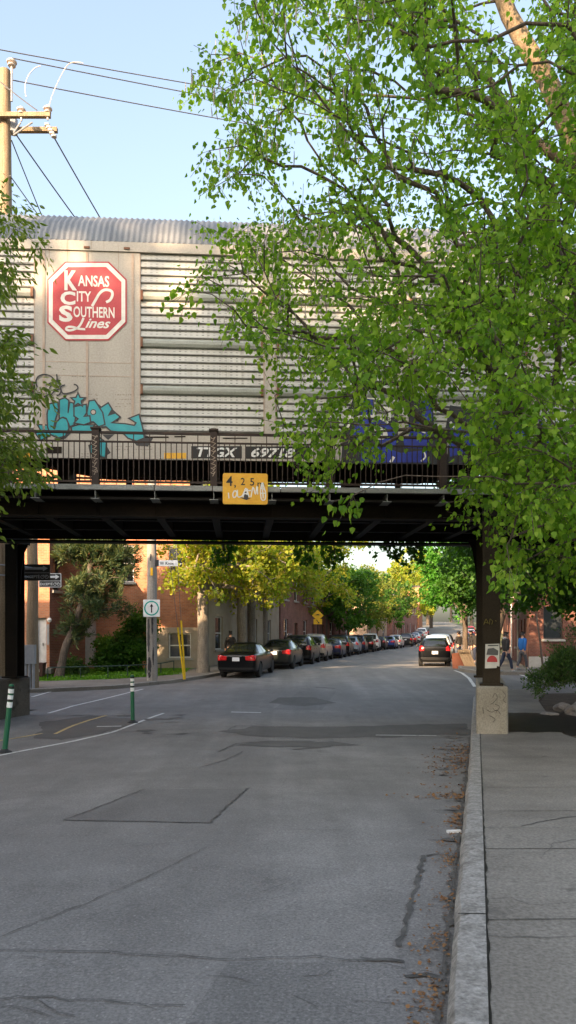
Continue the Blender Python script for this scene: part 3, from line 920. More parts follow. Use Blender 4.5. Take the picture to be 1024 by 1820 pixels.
def make_car(kind, loc, rz, paint, label, group, scale=(1, 1, 1), name='parked_car', lit=False, dark_tail=False, roofrail=False, nparts=True):
    if kind not in CAR_PROTO: CAR_PROTO[kind] = build_car_parts(kind)
    PP = CAR_PROTO[kind]; S = CAR_KINDS[kind]
    root = empty(name, loc, rz, label, 'car', group)
    root.scale = scale
    def put(nm, me, mat):
        if isinstance(me, MB):
            key = (kind, nm, id(me))
            if key not in CAR_SHARED:
                o = me.build(nm, mat, root, smooth=False, local=True); CAR_SHARED[key] = o.data
                return o
            o = bpy.data.objects.new(nm, CAR_SHARED[key])
        else:
            if len(me.materials) and me.materials[0] is not mat: me = me.copy(); me.materials.clear()
            o = bpy.data.objects.new(nm, me)
            if not len(me.materials): me.materials.append(mat)
        COL.objects.link(o); o.parent = root
        return o
    put('body', PP['body'], paint)
    put('rear_window', PP['rear_window'], M['car_glass'])
    if nparts:
        put('windscreen', PP['windscreen'], M['car_glass'])
        put('headlight', PP['head'], M['tail_clear']); put('headlight', PP['head2'], M['tail_clear'])
        put('door_handle', PP['handle'], M['trim'])
    put('side_window', PP['side_window'], M['car_glass']); put('side_window', PP['side_window2'], M['car_glass'])
    put('window_pillar', PP['pillar'], M['trim'])
    put('taillight', PP['tail'], M['tail']); put('taillight', PP['tail2'], M['tail'])
    put('licence_plate', PP['plate'], M['plate'])
    if kind == 'sedan': put('chrome_strip', PP['chrome'], M['chrome'])
    put('rear_bumper', PP['bumper'], M['trim'])
    put('mirror', PP['mirror'], M['trim']); put('mirror', PP['mirror2'], M['trim'])
    if 'wheel' not in CAR_SHARED:
        t, r = wheel_meshes()
        to = t.build('tyre', M['tyre'], None, smooth=True); ro = r.build('rim', M['rim'], None, smooth=True)
        CAR_SHARED['wheel'] = (to.data, ro.data)
        bpy.data.objects.remove(to); bpy.data.objects.remove(ro)
    for y in S['wheels']:
        for sx in (1, -1):
            wo = bpy.data.objects.new('wheel', CAR_SHARED['wheel'][0]); COL.objects.link(wo)
            wo.parent = root; wo.location = (sx * (S['w'] - .115), y, .325); wo.rotation_euler = (0, R(90) * sx, 0)
            rr = bpy.data.objects.new('rim', CAR_SHARED['wheel'][1]); COL.objects.link(rr); rr.parent = wo
    if roofrail:
        rm = MB()
        for sx in (1, -1):
            rm.tube([(sx * .60, .7, 1.68), (sx * .62, .8, 1.755), (sx * .62, 2.3, 1.745), (sx * .60, 2.4, 1.68)], .018, 6)
        rm.build('roof_rail', M['galv'], root, local=True)
    return root

# ------------------------------------------------------------------ people
def skin_mesh(name, verts, edges, radii, mat, parent, root=0, sub=2, branch=True):
    me = bpy.data.meshes.new(name)
    me.from_pydata([tuple(v) for v in verts], edges, [])
    o = bpy.data.objects.new(name, me); COL.objects.link(o)
    o.modifiers.new('skin', 'SKIN').use_smooth_shade = True
    if not me.skin_vertices:
        bm = bmesh.new(); bm.from_mesh(me); bm.verts.layers.skin.verify(); bm.to_mesh(me); bm.free()
    for i, sv in enumerate(me.skin_vertices[0].data):
        r = radii[i]
        sv.radius = (r, r) if not isinstance(r, tuple) else r
        sv.use_root = (i == root)
    sb = o.modifiers.new('sub', 'SUBSURF'); sb.levels = sub; sb.render_levels = sub
    m2 = eval_mesh(o, name)
    bpy.data.objects.remove(o)
    for p in m2.polygons: p.use_smooth = True
    return link(name, m2, mat, parent)
def person(loc, rz, label, H=1.74, top='jacket_black', legs='jeans', stride=.28, bag=False, hood=None, group=None, arm=.18, hair='hair'):
    """walking figure; local +y is the way it faces"""
    root = empty('person', loc, rz, label, 'person', group)
    s = H / 1.74
    st = stride
    V, E, Rr = [], [], []
    def v(x, y, z, r, link_to=None):
        V.append(Vector((x, y, z)) * s); Rr.append(r * s if not isinstance(r, tuple) else (r[0] * s, r[1] * s))
        if link_to is not None: E.append((link_to, len(V) - 1))
        return len(V) - 1
    pel = v(0, 0, .95, (.155, .115))
    wai = v(0, .005, 1.10, (.14, .10), pel)
    che = v(0, .015, 1.30, (.165, .115), wai)
    nb = v(0, .01, 1.45, (.10, .08), che)
    ne = v(0, .02, 1.51, .055, nb)
    hd = v(0, .035, 1.57, (.068, .078), ne)
    hd2 = v(0, .04, 1.645, (.076, .092), hd)
    hd3 = v(0, .035, 1.71, (.060, .07), hd2)
    nose = v(0, .135, 1.625, .014, hd2)
    for sx in (1, -1):
        ear = v(sx * .082, .03, 1.63, .016, hd2)
        hip = v(sx * .095, 0, .88, .088, pel)
        fw = st * sx
        kn = v(sx * .10, fw * .55 + .04, .50, .058, hip)
        an = v(sx * .10, fw - (.06 if fw < 0 else 0), .10 + (.06 if fw < 0 else 0), .038, kn)
        toe = v(sx * .115, fw + .13, .035, .036, an)
        sh = v(sx * .17, .01, 1.41, .062, che)
        el = v(sx * .235, -fw * .35 * arm / .18 - .03, 1.12, .045, sh)
        wr = v(sx * .245, -fw * .75 * arm / .18 + .05, .88, .028, el)
        pa = v(sx * .245, -fw * .8 * arm / .18 + .06, .81, (.022, .034), wr)
        for k in range(4):
            yy = -fw * .8 * arm / .18 + .035 + .02 * k
            f1 = v(sx * .248, yy, .755 - .004 * abs(k - 1.5), .0088, pa)
            v(sx * .238, yy + .004, .715 + .006 * abs(k - 1.5), .0078, f1)
        th = v(sx * .232, -fw * .8 * arm / .18 + .105, .80, .0095, pa)
        v(sx * .225, -fw * .8 * arm / .18 + .115, .765, .0085, th)
    skin_mesh('body', V, E, Rr, M['skin'], root, pel)
    # jacket
    V, E, Rr = [], [], []
    a = v(0, .0, .86, (.185, .145)); b = v(0, .005, 1.08, (.175, .135), a); c = v(0, .015, 1.30, (.195, .14), b); d = v(0, .015, 1.455, (.105, .095), c)
    for sx in (1, -1):
        fw = st * sx
        sh = v(sx * .175, .01, 1.40, .082, c)
        el = v(sx * .242, -fw * .35 * arm / .18 - .03, 1.12, .064, sh)
        wr = v(sx * .25, -fw * .75 * arm / .18 + .045, .895, .047, el)
    skin_mesh('jacket', V, E, Rr, M[top], root, 0)
    # trousers
    V, E, Rr = [], [], []
    a = v(0, 0, .96, (.165, .125)); b = v(0, 0, .90, (.16, .12), a)
    for sx in (1, -1):
        fw = st * sx
        hip = v(sx * .095, 0, .84, .104, b)
        kn = v(sx * .10, fw * .55 + .04, .50, .075, hip)
        v(sx * .10, fw - (.06 if fw < 0 else 0), .12 + (.06 if fw < 0 else 0), .062, kn)
    skin_mesh('trousers', V, E, Rr, M[legs], root, 0)
    for sx in (1, -1):
        fw = st * sx
        V, E, Rr = [], [], []
        a = v(sx * .10, fw - (.09 if fw < 0 else .03), .055 + (.05 if fw < 0 else 0), .048); b = v(sx * .108, fw + .05, .05 + (.02 if fw < 0 else 0), .048, a); v(sx * .115, fw + .155, .042, .04, b)
        skin_mesh('shoe', V, E, Rr, M['shoe'], root, 0)
    V, E, Rr = [], [], []
    a = v(0, -.005, 1.60, (.072, .07)); b = v(0, .02, 1.67, (.084, .098), a); v(0, .03, 1.725, (.066, .076), b)
    skin_mesh('hair', V, E, Rr, M[hair], root, 1)
    if hood:
        V, E, Rr = [], [], []
        a = v(-.09, -.04, 1.49, .045); b = v(0, -.085, 1.475, .062, a); v(.09, -.04, 1.49, .045, b)
        skin_mesh('hood', V, E, Rr, M[hood], root, 1)
    return root

def split_parts(o):
    """one child object for each separate piece of a part"""
    me = o.data
    n = len(me.vertices)
    lab = list(range(n))
    def find(a):
        while lab[a] != a: lab[a] = lab[lab[a]]; a = lab[a]
        return a
    for e in me.edges:
        a, b = find(e.vertices[0]), find(e.vertices[1])
        if a != b: lab[a] = b
    groups = {}
    for p in me.polygons: groups.setdefault(find(p.vertices[0]), []).append(p)
    if len(groups) < 2 or len(groups) > 100: return
    base = o.name.split('.')[0]
    for g in groups.values():
        ids = sorted({v for p in g for v in p.vertices}); mp = {v: i for i, v in enumerate(ids)}
        m2 = bpy.data.meshes.new(base)
        m2.from_pydata([me.vertices[v].co[:] for v in ids], [], [[mp[v] for v in p.vertices] for p in g])
        m2.polygons.foreach_set('material_index', [p.material_index for p in g]); m2.polygons.foreach_set('use_smooth', [p.use_smooth for p in g])
        for m in me.materials: m2.materials.append(m)
        c = bpy.data.objects.new(base, m2); COL.objects.link(c)
        c.parent = o.parent; c.matrix_parent_inverse = o.matrix_parent_inverse.copy()
        c.location = o.location; c.rotation_euler = o.rotation_euler; c.scale = o.scale
    bpy.data.objects.remove(o)
M['worn'] = asphalt_mat('worn asphalt with bridge shade', (.085, .08, .075), .35)  # worn asphalt, also painted as the bridge's shade on the road
# ================================================================== THE SETTING: ground, roads, walks
def rk(y): return .68 + .2565 * (y - 3.22)
NEAR_K = [(rk(-12), -12), (rk(0), 0), (rk(3.2), 3.2), (rk(8), 8), (rk(14), 14), (rk(19), 19), (rk(23.3), 23.3), (6.35, 24.6), (7.2, 25.25), (8.4, 25.5)]
RKF = [(12.5, 32.7), (9.6, 33.0), (8.55, 33.8), (8.15, 35.3), (8.95, 39), (13.8, 60), (17.4, 75), (21.2, 86), (24, 93), (31, 120), (37, 150), (45, 200), (62, 300)]
LKF = [(-40, 20.6), (-8.7, 25.5), (-6.3, 26.7), (-4.5, 28.9), (-3.5, 31.2), (-1.95, 36.5), (0, 45.4), (3.5, 60), (7.1, 75), (10.8, 86), (13.6, 93), (20.8, 120), (26.8, 150), (34.8, 200), (52, 300)]
sheet('ground', [(-500, -62), (500, -62), (500, 880), (-500, 880)], -.12, M['terrain'], step=3, kind='structure')
sheet('road', [(-12.2, -12), (rk(-12) + .08, -12), (rk(23.3) + .08, 23.3), (8.4, 27), (9.4, 33.3), (8.2, 35.3), (9.0, 39)] + [(x + .08, y) for x, y in RKF[5:]]
      + [(x - .08, y) for x, y in reversed(LKF[4:])] + [(-4.6, 28.9), (-6.5, 26), (-7.0, 21), (-8.6, 13.4), (-11.4, 2)], 0.0, M['asphalt'], step=1.0, kind='structure')
sheet('cross_street', [(-60, 14.0), (-10, 20.0), (7.0, 25.0), (60, 32.5), (60, 40), (12.5, 33.1), (8, 36), (-3, 32), (-4.4, 29.2), (-6.3, 27.0), (-8.7, 25.8), (-40, 20.9), (-60, 18)], -.006, M['asphalt_cross'], step=1.0, kind='structure')
sheet('road_patch', [G(*q) for q in ((112, 1459), (255, 1404), (440, 1402), (372, 1464))], .004, M['patch'], kind='structure')
sheet('road_patch', [G(*q) for q in ((484, 1262), (532, 1229), (598, 1229), (572, 1262))], .004, M['patch'], kind='structure')
sheet('road_patch', [G(*q) for q in ((330, 1822), (405, 1712), (720, 1716), (760, 1840))], .004, M['patch'], kind='structure')
0 and sheet('road_patch', [G(*q) for q in ((398, 1302), (412, 1290), (690, 1291), (830, 1300), (822, 1312), (560, 1308))], .004, M['patch'], kind='structure')
# walks
WALK_R = [(x + .17, y) for x, y in NEAR_K[:7]] + [(6.5, 24.5), (7.25, 25.1), (8.4, 25.35)]
sheet('sidewalk', WALK_R + [(8.4, 24.2), (rk(22) + 1.95, 22), (rk(14.7) + 1.85, 14.7), (rk(10) + 3.2, 10), (rk(0) + 3.4, 0), (rk(-12) + 3.4, -12)], .135, M['concrete'], .3, step=1.0, kind='structure')
sheet('far_sidewalk', RKF[:5] + RKF[5:9] + [(27.5, 93), (24.7, 86), (20.9, 75), (17.2, 60), (12.3, 39.2), (11.8, 36.6), (60, 41), (60, 36)], .135, M['concrete'], .3, kind='structure')
sheet('corner_sidewalk', LKF[:11] + [(10.6, 93), (8.0, 86), (4.2, 75), (.6, 60), (-2.8, 45.4), (-4.0, 40), (-5.0, 33.0), (-5.3, 31.2), (-7.0, 29.4), (-9.6, 28.5), (-40, 24)], .12, M['concrete'], .3, kind='structure')
# kerb stones along the near walk and the corner
def kerb(name, line, wd, h, seed, side=1):
    rng = random.Random(seed)
    p = densify(line, .22)
    prof = [(0, -.12), (.012, h * .62), (.04, h * .93), (.085, h), (wd, h), (wd, -.05)]
    vs, fs = [], []
    for i, q in enumerate(p):
        t = (p[min(i + 1, len(p) - 1)] - p[max(i - 1, 0)]).normalized()
        n = Vector((t.y, -t.x, 0)) * side
        jit = rng.uniform(-.012, .008)
        for k, (u, z) in enumerate(prof):
            jj = jit if k in (1, 2, 3) else 0
            jz = rng.uniform(-.006, .003) if k in (2, 3) else 0
            w_ = q + n * (u - jj)
            vs.append((w_.x, w_.y, zr(w_.y) + z + jz))
    m = len(prof)
    for i in range(len(p) - 1):
        for k in range(m - 1):
            fs.append((i * m + k, i * m + k + 1, (i + 1) * m + k + 1, (i + 1) * m + k))
    mb = MB(); mb.add(vs, fs)
    o = mb.build(name, M['kerb'], smooth=True); o['kind'] = 'structure'
    return o
kerb('kerb', NEAR_K, .185, .143, 3)
kerb('kerb', LKF[:8], .17, .128, 4, side=-1)
kerb('kerb', list(reversed(RKF[:7])), .17, .143, 5, side=-1)
marking('walk_joint', [([(x + .195, y) for x, y in NEAR_K[:8]], .022)], M['shade_joint'], off=.140, jit=.6, d=.08, wander=.004)
jt = []
y = -2.0
while y < 23:
    far = 1.83 if y > 13.8 else 3.2
    if not 14.4 < y < 18.6: jt.append(([(rk(y) + .205, y), (rk(y) + far, y + .02)], .010))
    y += 1.52
marking('walk_joint', jt, M['shade_joint'], off=.1385, jit=.5, d=.08, wander=.003)
marking('kerb_joint', [([(rk(y) + .035, y), (rk(y) + .19, y)], .012) for y in (1.3, 4.15, 7.0, 9.9, 12.7, 15.6, 18.4, 21.2)], M['shade_joint'], off=.146, jit=.5, d=.04, wander=.004)
marking('walk_crack', [([G(*q) for q in ((925, 1497), (965, 1487), (1000, 1480), (1030, 1478))], .014), ([G(862, 1500), G(1030, 1501)], .006),
                       ([G(842, 1405), G(1030, 1407)], .006), ([G(858, 1712), G(1060, 1716)], .005), ([G(846, 1350), G(1030, 1352)], .008), ([G(870, 1640), G(905, 1636), G(940, 1650), G(1030, 1646)], .004), ([G(960, 1560), G(985, 1530), G(1030, 1522)], .005)], M['tar'], off=.139, jit=.6, d=.06, wander=.012)
# soil and lawn
sheet('soil_bed', [(rk(13.5) + 1.85, 14.4), (rk(22) + 1.95, 22), (8.4, 24.3), (30, 27), (30, 13), (9, 12), (rk(10) + 3.2, 10)], .10, M['soil'], .25, step=1.0, kind='structure')
sheet('lawn', [(-40, 24), (-9.6, 28.4), (-7.1, 29.3), (-5.4, 31.2), (-5.1, 33.0), (-4.5, 35.6), (-12, 35), (-40, 33)], .13, M['lawn'], .25, step=1.0, kind='structure')
sheet('path', [(-9.75, 30.2), (-9.3, 29.7), (-6.0, 31.4), (-6.0, 31.9)], .145, M['concrete'], .2, kind='structure')
gr_ = np.random.default_rng(12)
gp_ = []
while len(gp_) < 9000:
    x_, y_ = gr_.uniform(-12, -4.6), gr_.uniform(28.3, 35)
    if y_ < 28.4 + (x_ + 9.6) * .36 + .05 or y_ < 31.2 + (x_ + 5.4) * 1.1 - .3 or y_ > 34.5 or x_ < -11.2: continue
    if abs((y_ - 29.95) - (x_ + 9.5) * .49) < .35: continue
    if x_ < -9.9 and y_ > 30.9: continue
    gp_.append((x_, y_, zr(y_) + .12))
VL, FL = leaves_np(np.array(gp_), .11, gr_, 'narrow', -.9)
M['grass'] = leaf_mat('grass blades', [(.05, .15, .012), (.09, .22, .02), (.14, .28, .03)], .4)
o = np_mesh('grass', VL, FL, M['grass']); o['kind'] = 'stuff'; o['label'] = 'short bright green grass on the corner lawn'
# markings on the asphalt
ln = lambda *q: [G(*a) for a in q]
marking('lane_line', [(ln((-30, 1349), (30, 1337), (130, 1318), (200, 1302), (232, 1290), (262, 1278), (291, 1268)), .085), (ln((86, 1268), (130, 1255), (190, 1241), (254, 1225)), .10),
                      (ln((57, 1239), (85, 1231), (111, 1225)), .10), (ln((172, 1292), (216, 1291)), .09)], M['white_line'], jit=.12)
marking('bike_line', [(ln((98, 1305), (130, 1290), (160, 1280), (189, 1272)), .08), (ln((-20, 1320), (30, 1312), (75, 1304)), .06)], M['yellow_line'], jit=.25)
marking('stop_line', [(ln((668, 1307), (776, 1308)), .07), (ln((411, 1266), (464, 1267)), .12)], M['white_line'], jit=.15)
marking('crossing_line', [(ln((808, 1192), (822, 1197), (834, 1206), (844, 1221)), .13)], M['white_line'], off=.010, jit=.1)
marking('crossing_line', [(ln((922, 1199), (936, 1203), (952, 1215)), .14)], M['white_line'], off=.010, jit=.1)
cr = []
cr += [(ln((112, 1459), (180, 1434), (255, 1404)), 0.0186), (ln((255, 1403), (350, 1401), (440, 1402)), 0.0099), (ln((440, 1402), (405, 1432), (372, 1464)), 0.0217), (ln((112, 1459), (240, 1461), (372, 1464)), 0.0112)]
cr += [(ln((405, 1298), (420, 1290), (520, 1292), (650, 1293), (760, 1298)), 0.0310), (ln((388, 1337), (420, 1322), (470, 1318), (560, 1318)), 0.0434), (ln((350, 1366), (400, 1352), (432, 1336)), 0.0186)]
cr += [(ln((520, 1333), (585, 1328), (590, 1318)), 0.0620), (ln((0, 1392), (180, 1395), (330, 1400)), 0.0050), (ln((0, 1668), (150, 1610), (290, 1548), (365, 1508)), 0.0074)]
cr += [(ln((0, 1690), (120, 1694), (250, 1698), (390, 1706), (560, 1704), (720, 1712)), 0.0087), (ln((0, 1778), (60, 1776), (180, 1782), (330, 1792)), 0.0074), (ln((60, 1776), (85, 1795), (130, 1812)), 0.0074), (ln((0, 1790), (40, 1796), (90, 1815)), 0.0074)]
cr += [(ln((708, 1686), (722, 1640), (740, 1570), (756, 1522)), 0.0310), (ln((756, 1522), (780, 1519), (803, 1522)), 0.0217), (ln((640, 1708), (690, 1709), (718, 1712)), 0.0186), (ln((720, 1742), (760, 1738), (790, 1745)), 0.0310)]
cr += [(ln((380, 1490), (520, 1480), (700, 1500)), 0.0037), (ln((560, 1222), (596, 1224)), 0.2000)]
rc = random.Random(31)
for k in range(22):                                     # fine wandering cracks all over the near asphalt
    px, py = rc.uniform(-60, 760), rc.uniform(1340, 1800)
    dx, dy = rc.uniform(-160, 160), rc.uniform(-22, 22)
    cr.append((ln((px, py), (px + dx * .5 + rc.uniform(-20, 20), py + dy * .5 + rc.uniform(-6, 6)), (px + dx, py + dy)), rc.uniform(.003, .007)))
marking('road_crack', cr, M['tar'], off=.008, jit=.7, d=.07, wander=.014)
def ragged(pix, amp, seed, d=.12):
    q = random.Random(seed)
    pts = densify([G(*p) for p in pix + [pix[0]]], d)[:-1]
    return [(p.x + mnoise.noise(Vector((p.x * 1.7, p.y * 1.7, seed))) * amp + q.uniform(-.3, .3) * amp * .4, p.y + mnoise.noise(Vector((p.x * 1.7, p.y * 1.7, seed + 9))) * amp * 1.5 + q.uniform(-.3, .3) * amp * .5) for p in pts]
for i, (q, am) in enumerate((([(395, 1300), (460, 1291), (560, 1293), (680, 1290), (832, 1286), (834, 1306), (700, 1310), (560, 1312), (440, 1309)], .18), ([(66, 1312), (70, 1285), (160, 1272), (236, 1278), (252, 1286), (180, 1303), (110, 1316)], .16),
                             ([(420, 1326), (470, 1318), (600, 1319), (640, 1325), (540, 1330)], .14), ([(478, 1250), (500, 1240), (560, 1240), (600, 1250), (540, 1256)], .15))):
    sheet('road_patch', ragged(q, am, i + 3), .0052 + i * .0003, M['worn'], kind='structure')  # first sheet paints the bridge's shade over old paving, the rest is wear
mb = MB()
rng = random.Random(5)
for i in range(15):                                     # ragged damp streaks beside the left plinth
    px, py = rng.uniform(60, 300), rng.uniform(1272, 1312)
    a = G(px, py); b = G(px + rng.uniform(40, 110), py - rng.uniform(-2, 4))
    stroke_mb(mb, [a, ((a[0] + b[0]) / 2, (a[1] + b[1]) / 2 + .05), b], [.02, .3 * rng.uniform(.3, 1), .02], .0075 + i * .00012, .8, .1, i)
for i in range(40):
    y = 2.7 + i * .31 + rng.uniform(-.1, .1)
    stroke_mb(mb, [(rk(y) - .02, y), (rk(y + .2) - .03, y + .2), (rk(y + .45) - .015, y + .45)], [.02, .05 * rng.uniform(.4, 1.6), .015], .0125 + i * .00005, .7, .05, i + 200)
for i in range(26):                                     # dirt along the foot of the right kerb
    y = rng.uniform(6, 17); x = rk(y) - rng.uniform(.02, .5) * (.3 + .7 * (y > 10))
    stroke_mb(mb, [(x - .22, y - .02), (x, y), (x + .16, y + .03)], [.015, .09, .02], .0095 + i * .0001, .8, .05, i)
o = mb.build('damp_stain', M['worn']); o['kind'] = 'stuff'
def under(a, b, n, seed):
    q = random.Random(seed)
    return [(a[0] + (b[0] - a[0]) * i / n + q.uniform(-.06, .06), a[1] + (b[1] - a[1]) * i / n + q.uniform(-.12, .12)) for i in range(n + 1)]
sheet('shade_walk', under((rk(15) + .22, 14.95), (rk(15) + 1.84, 15.05), 6, 1) + under((rk(18.7) + 1.9, 18.7), (rk(18.7) + .22, 18.7), 6, 2), .139, M['shade_joint'], step=1.0, kind='structure')  # the bridge's shade on the walk, laid as a dark sheet
sheet('shade_soil', [(rk(15) + 1.86, 14.7), (rk(18.7) + 1.93, 18.9), (12, 19.8), (12, 14.6)], .106, M['shade_joint'], step=1.0, kind='structure')  # same painted bridge shade carried over the soil
# leaf litter by the kerb
V = []
nr = np.random.default_rng(3)
ys = np.concatenate([nr.uniform(2.6, 18, 260), nr.normal(5.75, .10, 40), nr.normal(4.95, .12, 40), nr.normal(4.1, .12, 50), nr.normal(3.4, .10, 60), nr.uniform(8.0, 15, 900), nr.uniform(3, 9, 500)])
ys = np.array([y for y in ys if mnoise.noise(Vector((y * 2.1, 3.7, 0))) > (-.05 if y < 9 else .0) + nr.normal(0, .12)])
pos = np.array([(rk(y) - abs(nr.normal(0, .10 + .22 * (y > 8.5))) - .01, y, zr(y) + .012) for y in ys])
VL, FL = leaves_np(pos, np.where(pos[:, 1] > 7, .040, .019), nr, 'broad', .0, np.column_stack([nr.normal(0, 1, len(pos)), nr.normal(0, 1, len(pos)), nr.normal(0, .08, len(pos))]), 4.0)
VL[:, 2] = np.maximum(VL[:, 2], np.repeat(pos[:, 2], 6) - .006)
o = np_mesh('leaf_litter', VL, FL, M['litter']); o['kind'] = 'stuff'
gx, gy = G(807, 1481)
mb = MB(); mb.box((gx, gy, zr(gy) + .016), (.13, .035, .022), .12)
tag(mb.build('litter_scrap', M['white_paint']), 'small white scrap of litter lying against the kerb', 'litter')

# ================================================================== THE RAIL BRIDGE
def W2B(x, y):
    dx, dy = x, y - BO.y
    return dx * ca + dy * sa, -dx * sa + dy * ca
bridge = empty('rail_bridge', BO, BA, 'dark rusty steel railway bridge crossing above the street on columns', 'bridge')
S0, S1 = -13.5, 10.5
zt_e = LB(300, 863, 0)[1]; zb_e = LB(300, 872, 0)[1]
mb = MB()
x = S0
rng = random.Random(11)
while x < S1:                                           # lengths of the pale edge strip
    l = rng.uniform(1.1, 2.3)
    dz = rng.uniform(-.008, .008)
    mb.bx(x, min(S1, x + l - .02), -.03, .05 + rng.uniform(0, .01), zb_e + dz, zt_e + dz); x += l
mb.build('edge_strip', M['edge'], bridge, local=True)
zf = LB(300, 920, .45)[1]
mb = MB()
mb.bx(S0, S1, .45, .475, zf + .025, 4.63); mb.bx(S0, S1, .052, .448, zb_e - .010, zb_e + .004)
mb.bx(S0, S1, .33, .62, zf - .002, zf + .022)
for k in range(int((S1 - S0) / 1.155)):
    mb.bx(S0 + k * 1.155 + .5, S0 + k * 1.155 + .512, .40, .448, zf + .03, zb_e - .03)
mb.build('girder', M['fascia'], bridge, local=True)
mb = MB()
mb.bx(S0, S1, 4.1, 4.125, zf + .02, 4.66); mb.bx(S0, S1, 3.95, 4.25, zf - .045, zf - .02)
mb.bx(S0, S1, 3.9, 4.3, zf - .07, zf - .047)
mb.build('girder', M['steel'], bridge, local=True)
s170 = LB(170, 800, .06)[0]; s380 = LB(380, 800, .06)[0]
PITCH = s380 - s170
s62 = LB(62, 880, 0)[0]
mb = MB(); mbb = MB()
k0 = math.ceil((S0 - s62) / (PITCH / 2)); k1 = int((S1 - s62) / (PITCH / 2))
for k in range(k0, k1 + 1):
    s = s62 + k * PITCH / 2
    mb.bx(s - .006, s + .006, 0, .445, zb_e - .155, zb_e - .012); mb.bx(s - .085, s + .085, -.005, .445, zb_e - .17, zb_e - .157)
    mbb.bx(s - .08, s + .08, .50, 4.05, zf + .06, 4.30)
mb.build('bracket', M['edge'], bridge, local=True)
mbb.build('floor_beam', M['steel'], bridge, local=True)
mb = MB(); mb.bx(S0, S1, .06, 4.4, 4.31, 4.36); mb.bx(S0, S1, .49, .62, 4.1, 4.3); mb.bx(S0, S1, 1.45, 1.6, 4.12, 4.3); mb.bx(S0, S1, 2.9, 3.05, 4.12, 4.3)
mb.build('deck', M['steel'], bridge, local=True)
mb = MB()
for d in (1.87, 3.3): mb.bx(S0 - 40, S1 + 30, d - .035, d + .035, 4.42, 4.56)
for k in range(110): mb.bx(S0 - 38 + k * .8, S0 - 37.75 + k * .8, 1.3, 3.9, 4.37, 4.415)
mb.build('rail_track', M['rust'], bridge, local=True)
# plinths and columns
def plinth(x, y, l, wd, z0, z1, name='plinth', mat=None):
    q = [(x, y), (x + wd, y), (x + wd + .25 * l, y + l), (x + .25 * l, y + l)]
    q = [W2B(*p) for p in q]
    mb = MB()
    mb.prism(q, lambda u, v, t: Vector((u, v, t)), z0, z1)
    return mb.build(name, mat or M['plinth'], bridge, bevel=.03, local=True)
pr = plinth(3.75, 14.7, 3.6, .63, -.55, .66)
pr['label'] = 'pale concrete plinth on the sidewalk'
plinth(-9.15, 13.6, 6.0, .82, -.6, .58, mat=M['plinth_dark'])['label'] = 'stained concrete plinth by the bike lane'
def column(x, y, z0, name='column', brace=1, mat='steel_col'):
    s, d = W2B(x, y)
    rz = R(-17.6)
    mb = MB()
    c, si = math.cos(rz), math.sin(rz)
    def b(u, v, w_, h_): mb.box((s + u * c - v * si, d + u * si + v * c, (z0 + zf - .03) / 2), (w_, h_, zf - .03 - z0), rz)
    b(0, -.16, .34, .022); b(0, .16, .34, .022); b(0, 0, .018, .295)
    mb.box((s, d, z0 + .02), (.46, .46, .04), rz)
    for k in range(14):
        for u in (-.13, .13):
            mb.box((s + u * c + .175 * si, d + u * si - .175 * c, z0 + .25 + k * .24), (.026, .012, .026), rz)
    o = mb.build(name, M[mat], bridge, local=True)
    if brace:
        g = MB()
        pts = [(0, zf - .03), (brace * .40, zf - .03), (brace * .27, zf - .25), (brace * .19, zf - .75), (brace * .16, zf - 1.3), (0, zf - 1.3)]
        g.prism(pts, lambda u, v, t: Vector((s + (.0 + u) * c - t * si + brace * .0, d + (.0 + u) * si + t * c, v)), -.012, .012)
        g.build('knee_brace', M['steel'], bridge, local=True)
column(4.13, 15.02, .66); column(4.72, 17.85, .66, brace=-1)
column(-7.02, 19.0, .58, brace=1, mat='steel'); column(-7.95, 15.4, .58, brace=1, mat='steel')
mb = MB()
for (a, b) in (((3.98, 14.5), (4.90, 18.6)), ((-8.2, 14.2), (-6.9, 19.4))):
    (s0_, d0_), (s1_, d1_) = W2B(*a), W2B(*b)
    L = math.hypot(s1_ - s0_, d1_ - d0_)
    mb.box(((s0_ + s1_) / 2, (d0_ + d1_) / 2, zf + .1), (L, .30, .22), math.atan2(d1_ - d0_, s1_ - s0_))
mb.build('cap_beam', M['steel'], bridge, local=True)
mb = MB()
mb.bx(S1 - .2, S1 + 4, .3, 4.3, -.8, 4.3); mb.bx(S0 - 4, S0 + .2, .3, 4.3, -.8, 4.3)
mb.build('abutment', M['plinth'], bridge, local=True)
mb = MB()
for (a, b) in ((S1 + .5, S1 + 60), (S0 - 70, S0 - .5)):
    mb.prism([(-5, -.6), (.1, 4.3), (4.4, 4.3), (9.5, -.6)] if a > 0 else [(-3.0, -.6), (.1, 4.3), (4.4, 4.3), (5.6, -.6)], lambda u, v, t: B2W(t, u, v), a, b)
o = mb.build('embankment', M['terrain']); o['kind'] = 'structure'
# tags sprayed on plinth and columns
mb = MB()
fnp = lambda px, py: P(px, py, 14.7 - .012)
for pts in ([(876, 1240), (880, 1232), (884, 1240), (878, 1248), (872, 1252)], [(880, 1252), (888, 1256), (882, 1264), (876, 1258)], [(866, 1262), (874, 1266), (884, 1262), (890, 1270)],
            [(870, 1272), (880, 1278), (876, 1284)], [(893, 1228), (899, 1236), (895, 1244), (900, 1250)], [(858, 1258), (860, 1268)]):
    p = smooth_line(pts, 4)
    L = [fnp(*q) for q in p]
    mb.tube([q for q in L], .0036, 4)
g = mb.build('graffiti_tag', M['ink'], None); g.parent = pr; g.matrix_parent_inverse = (Matrix.Translation(BO) @ Matrix.Rotation(BA, 4, 'Z')).inverted()

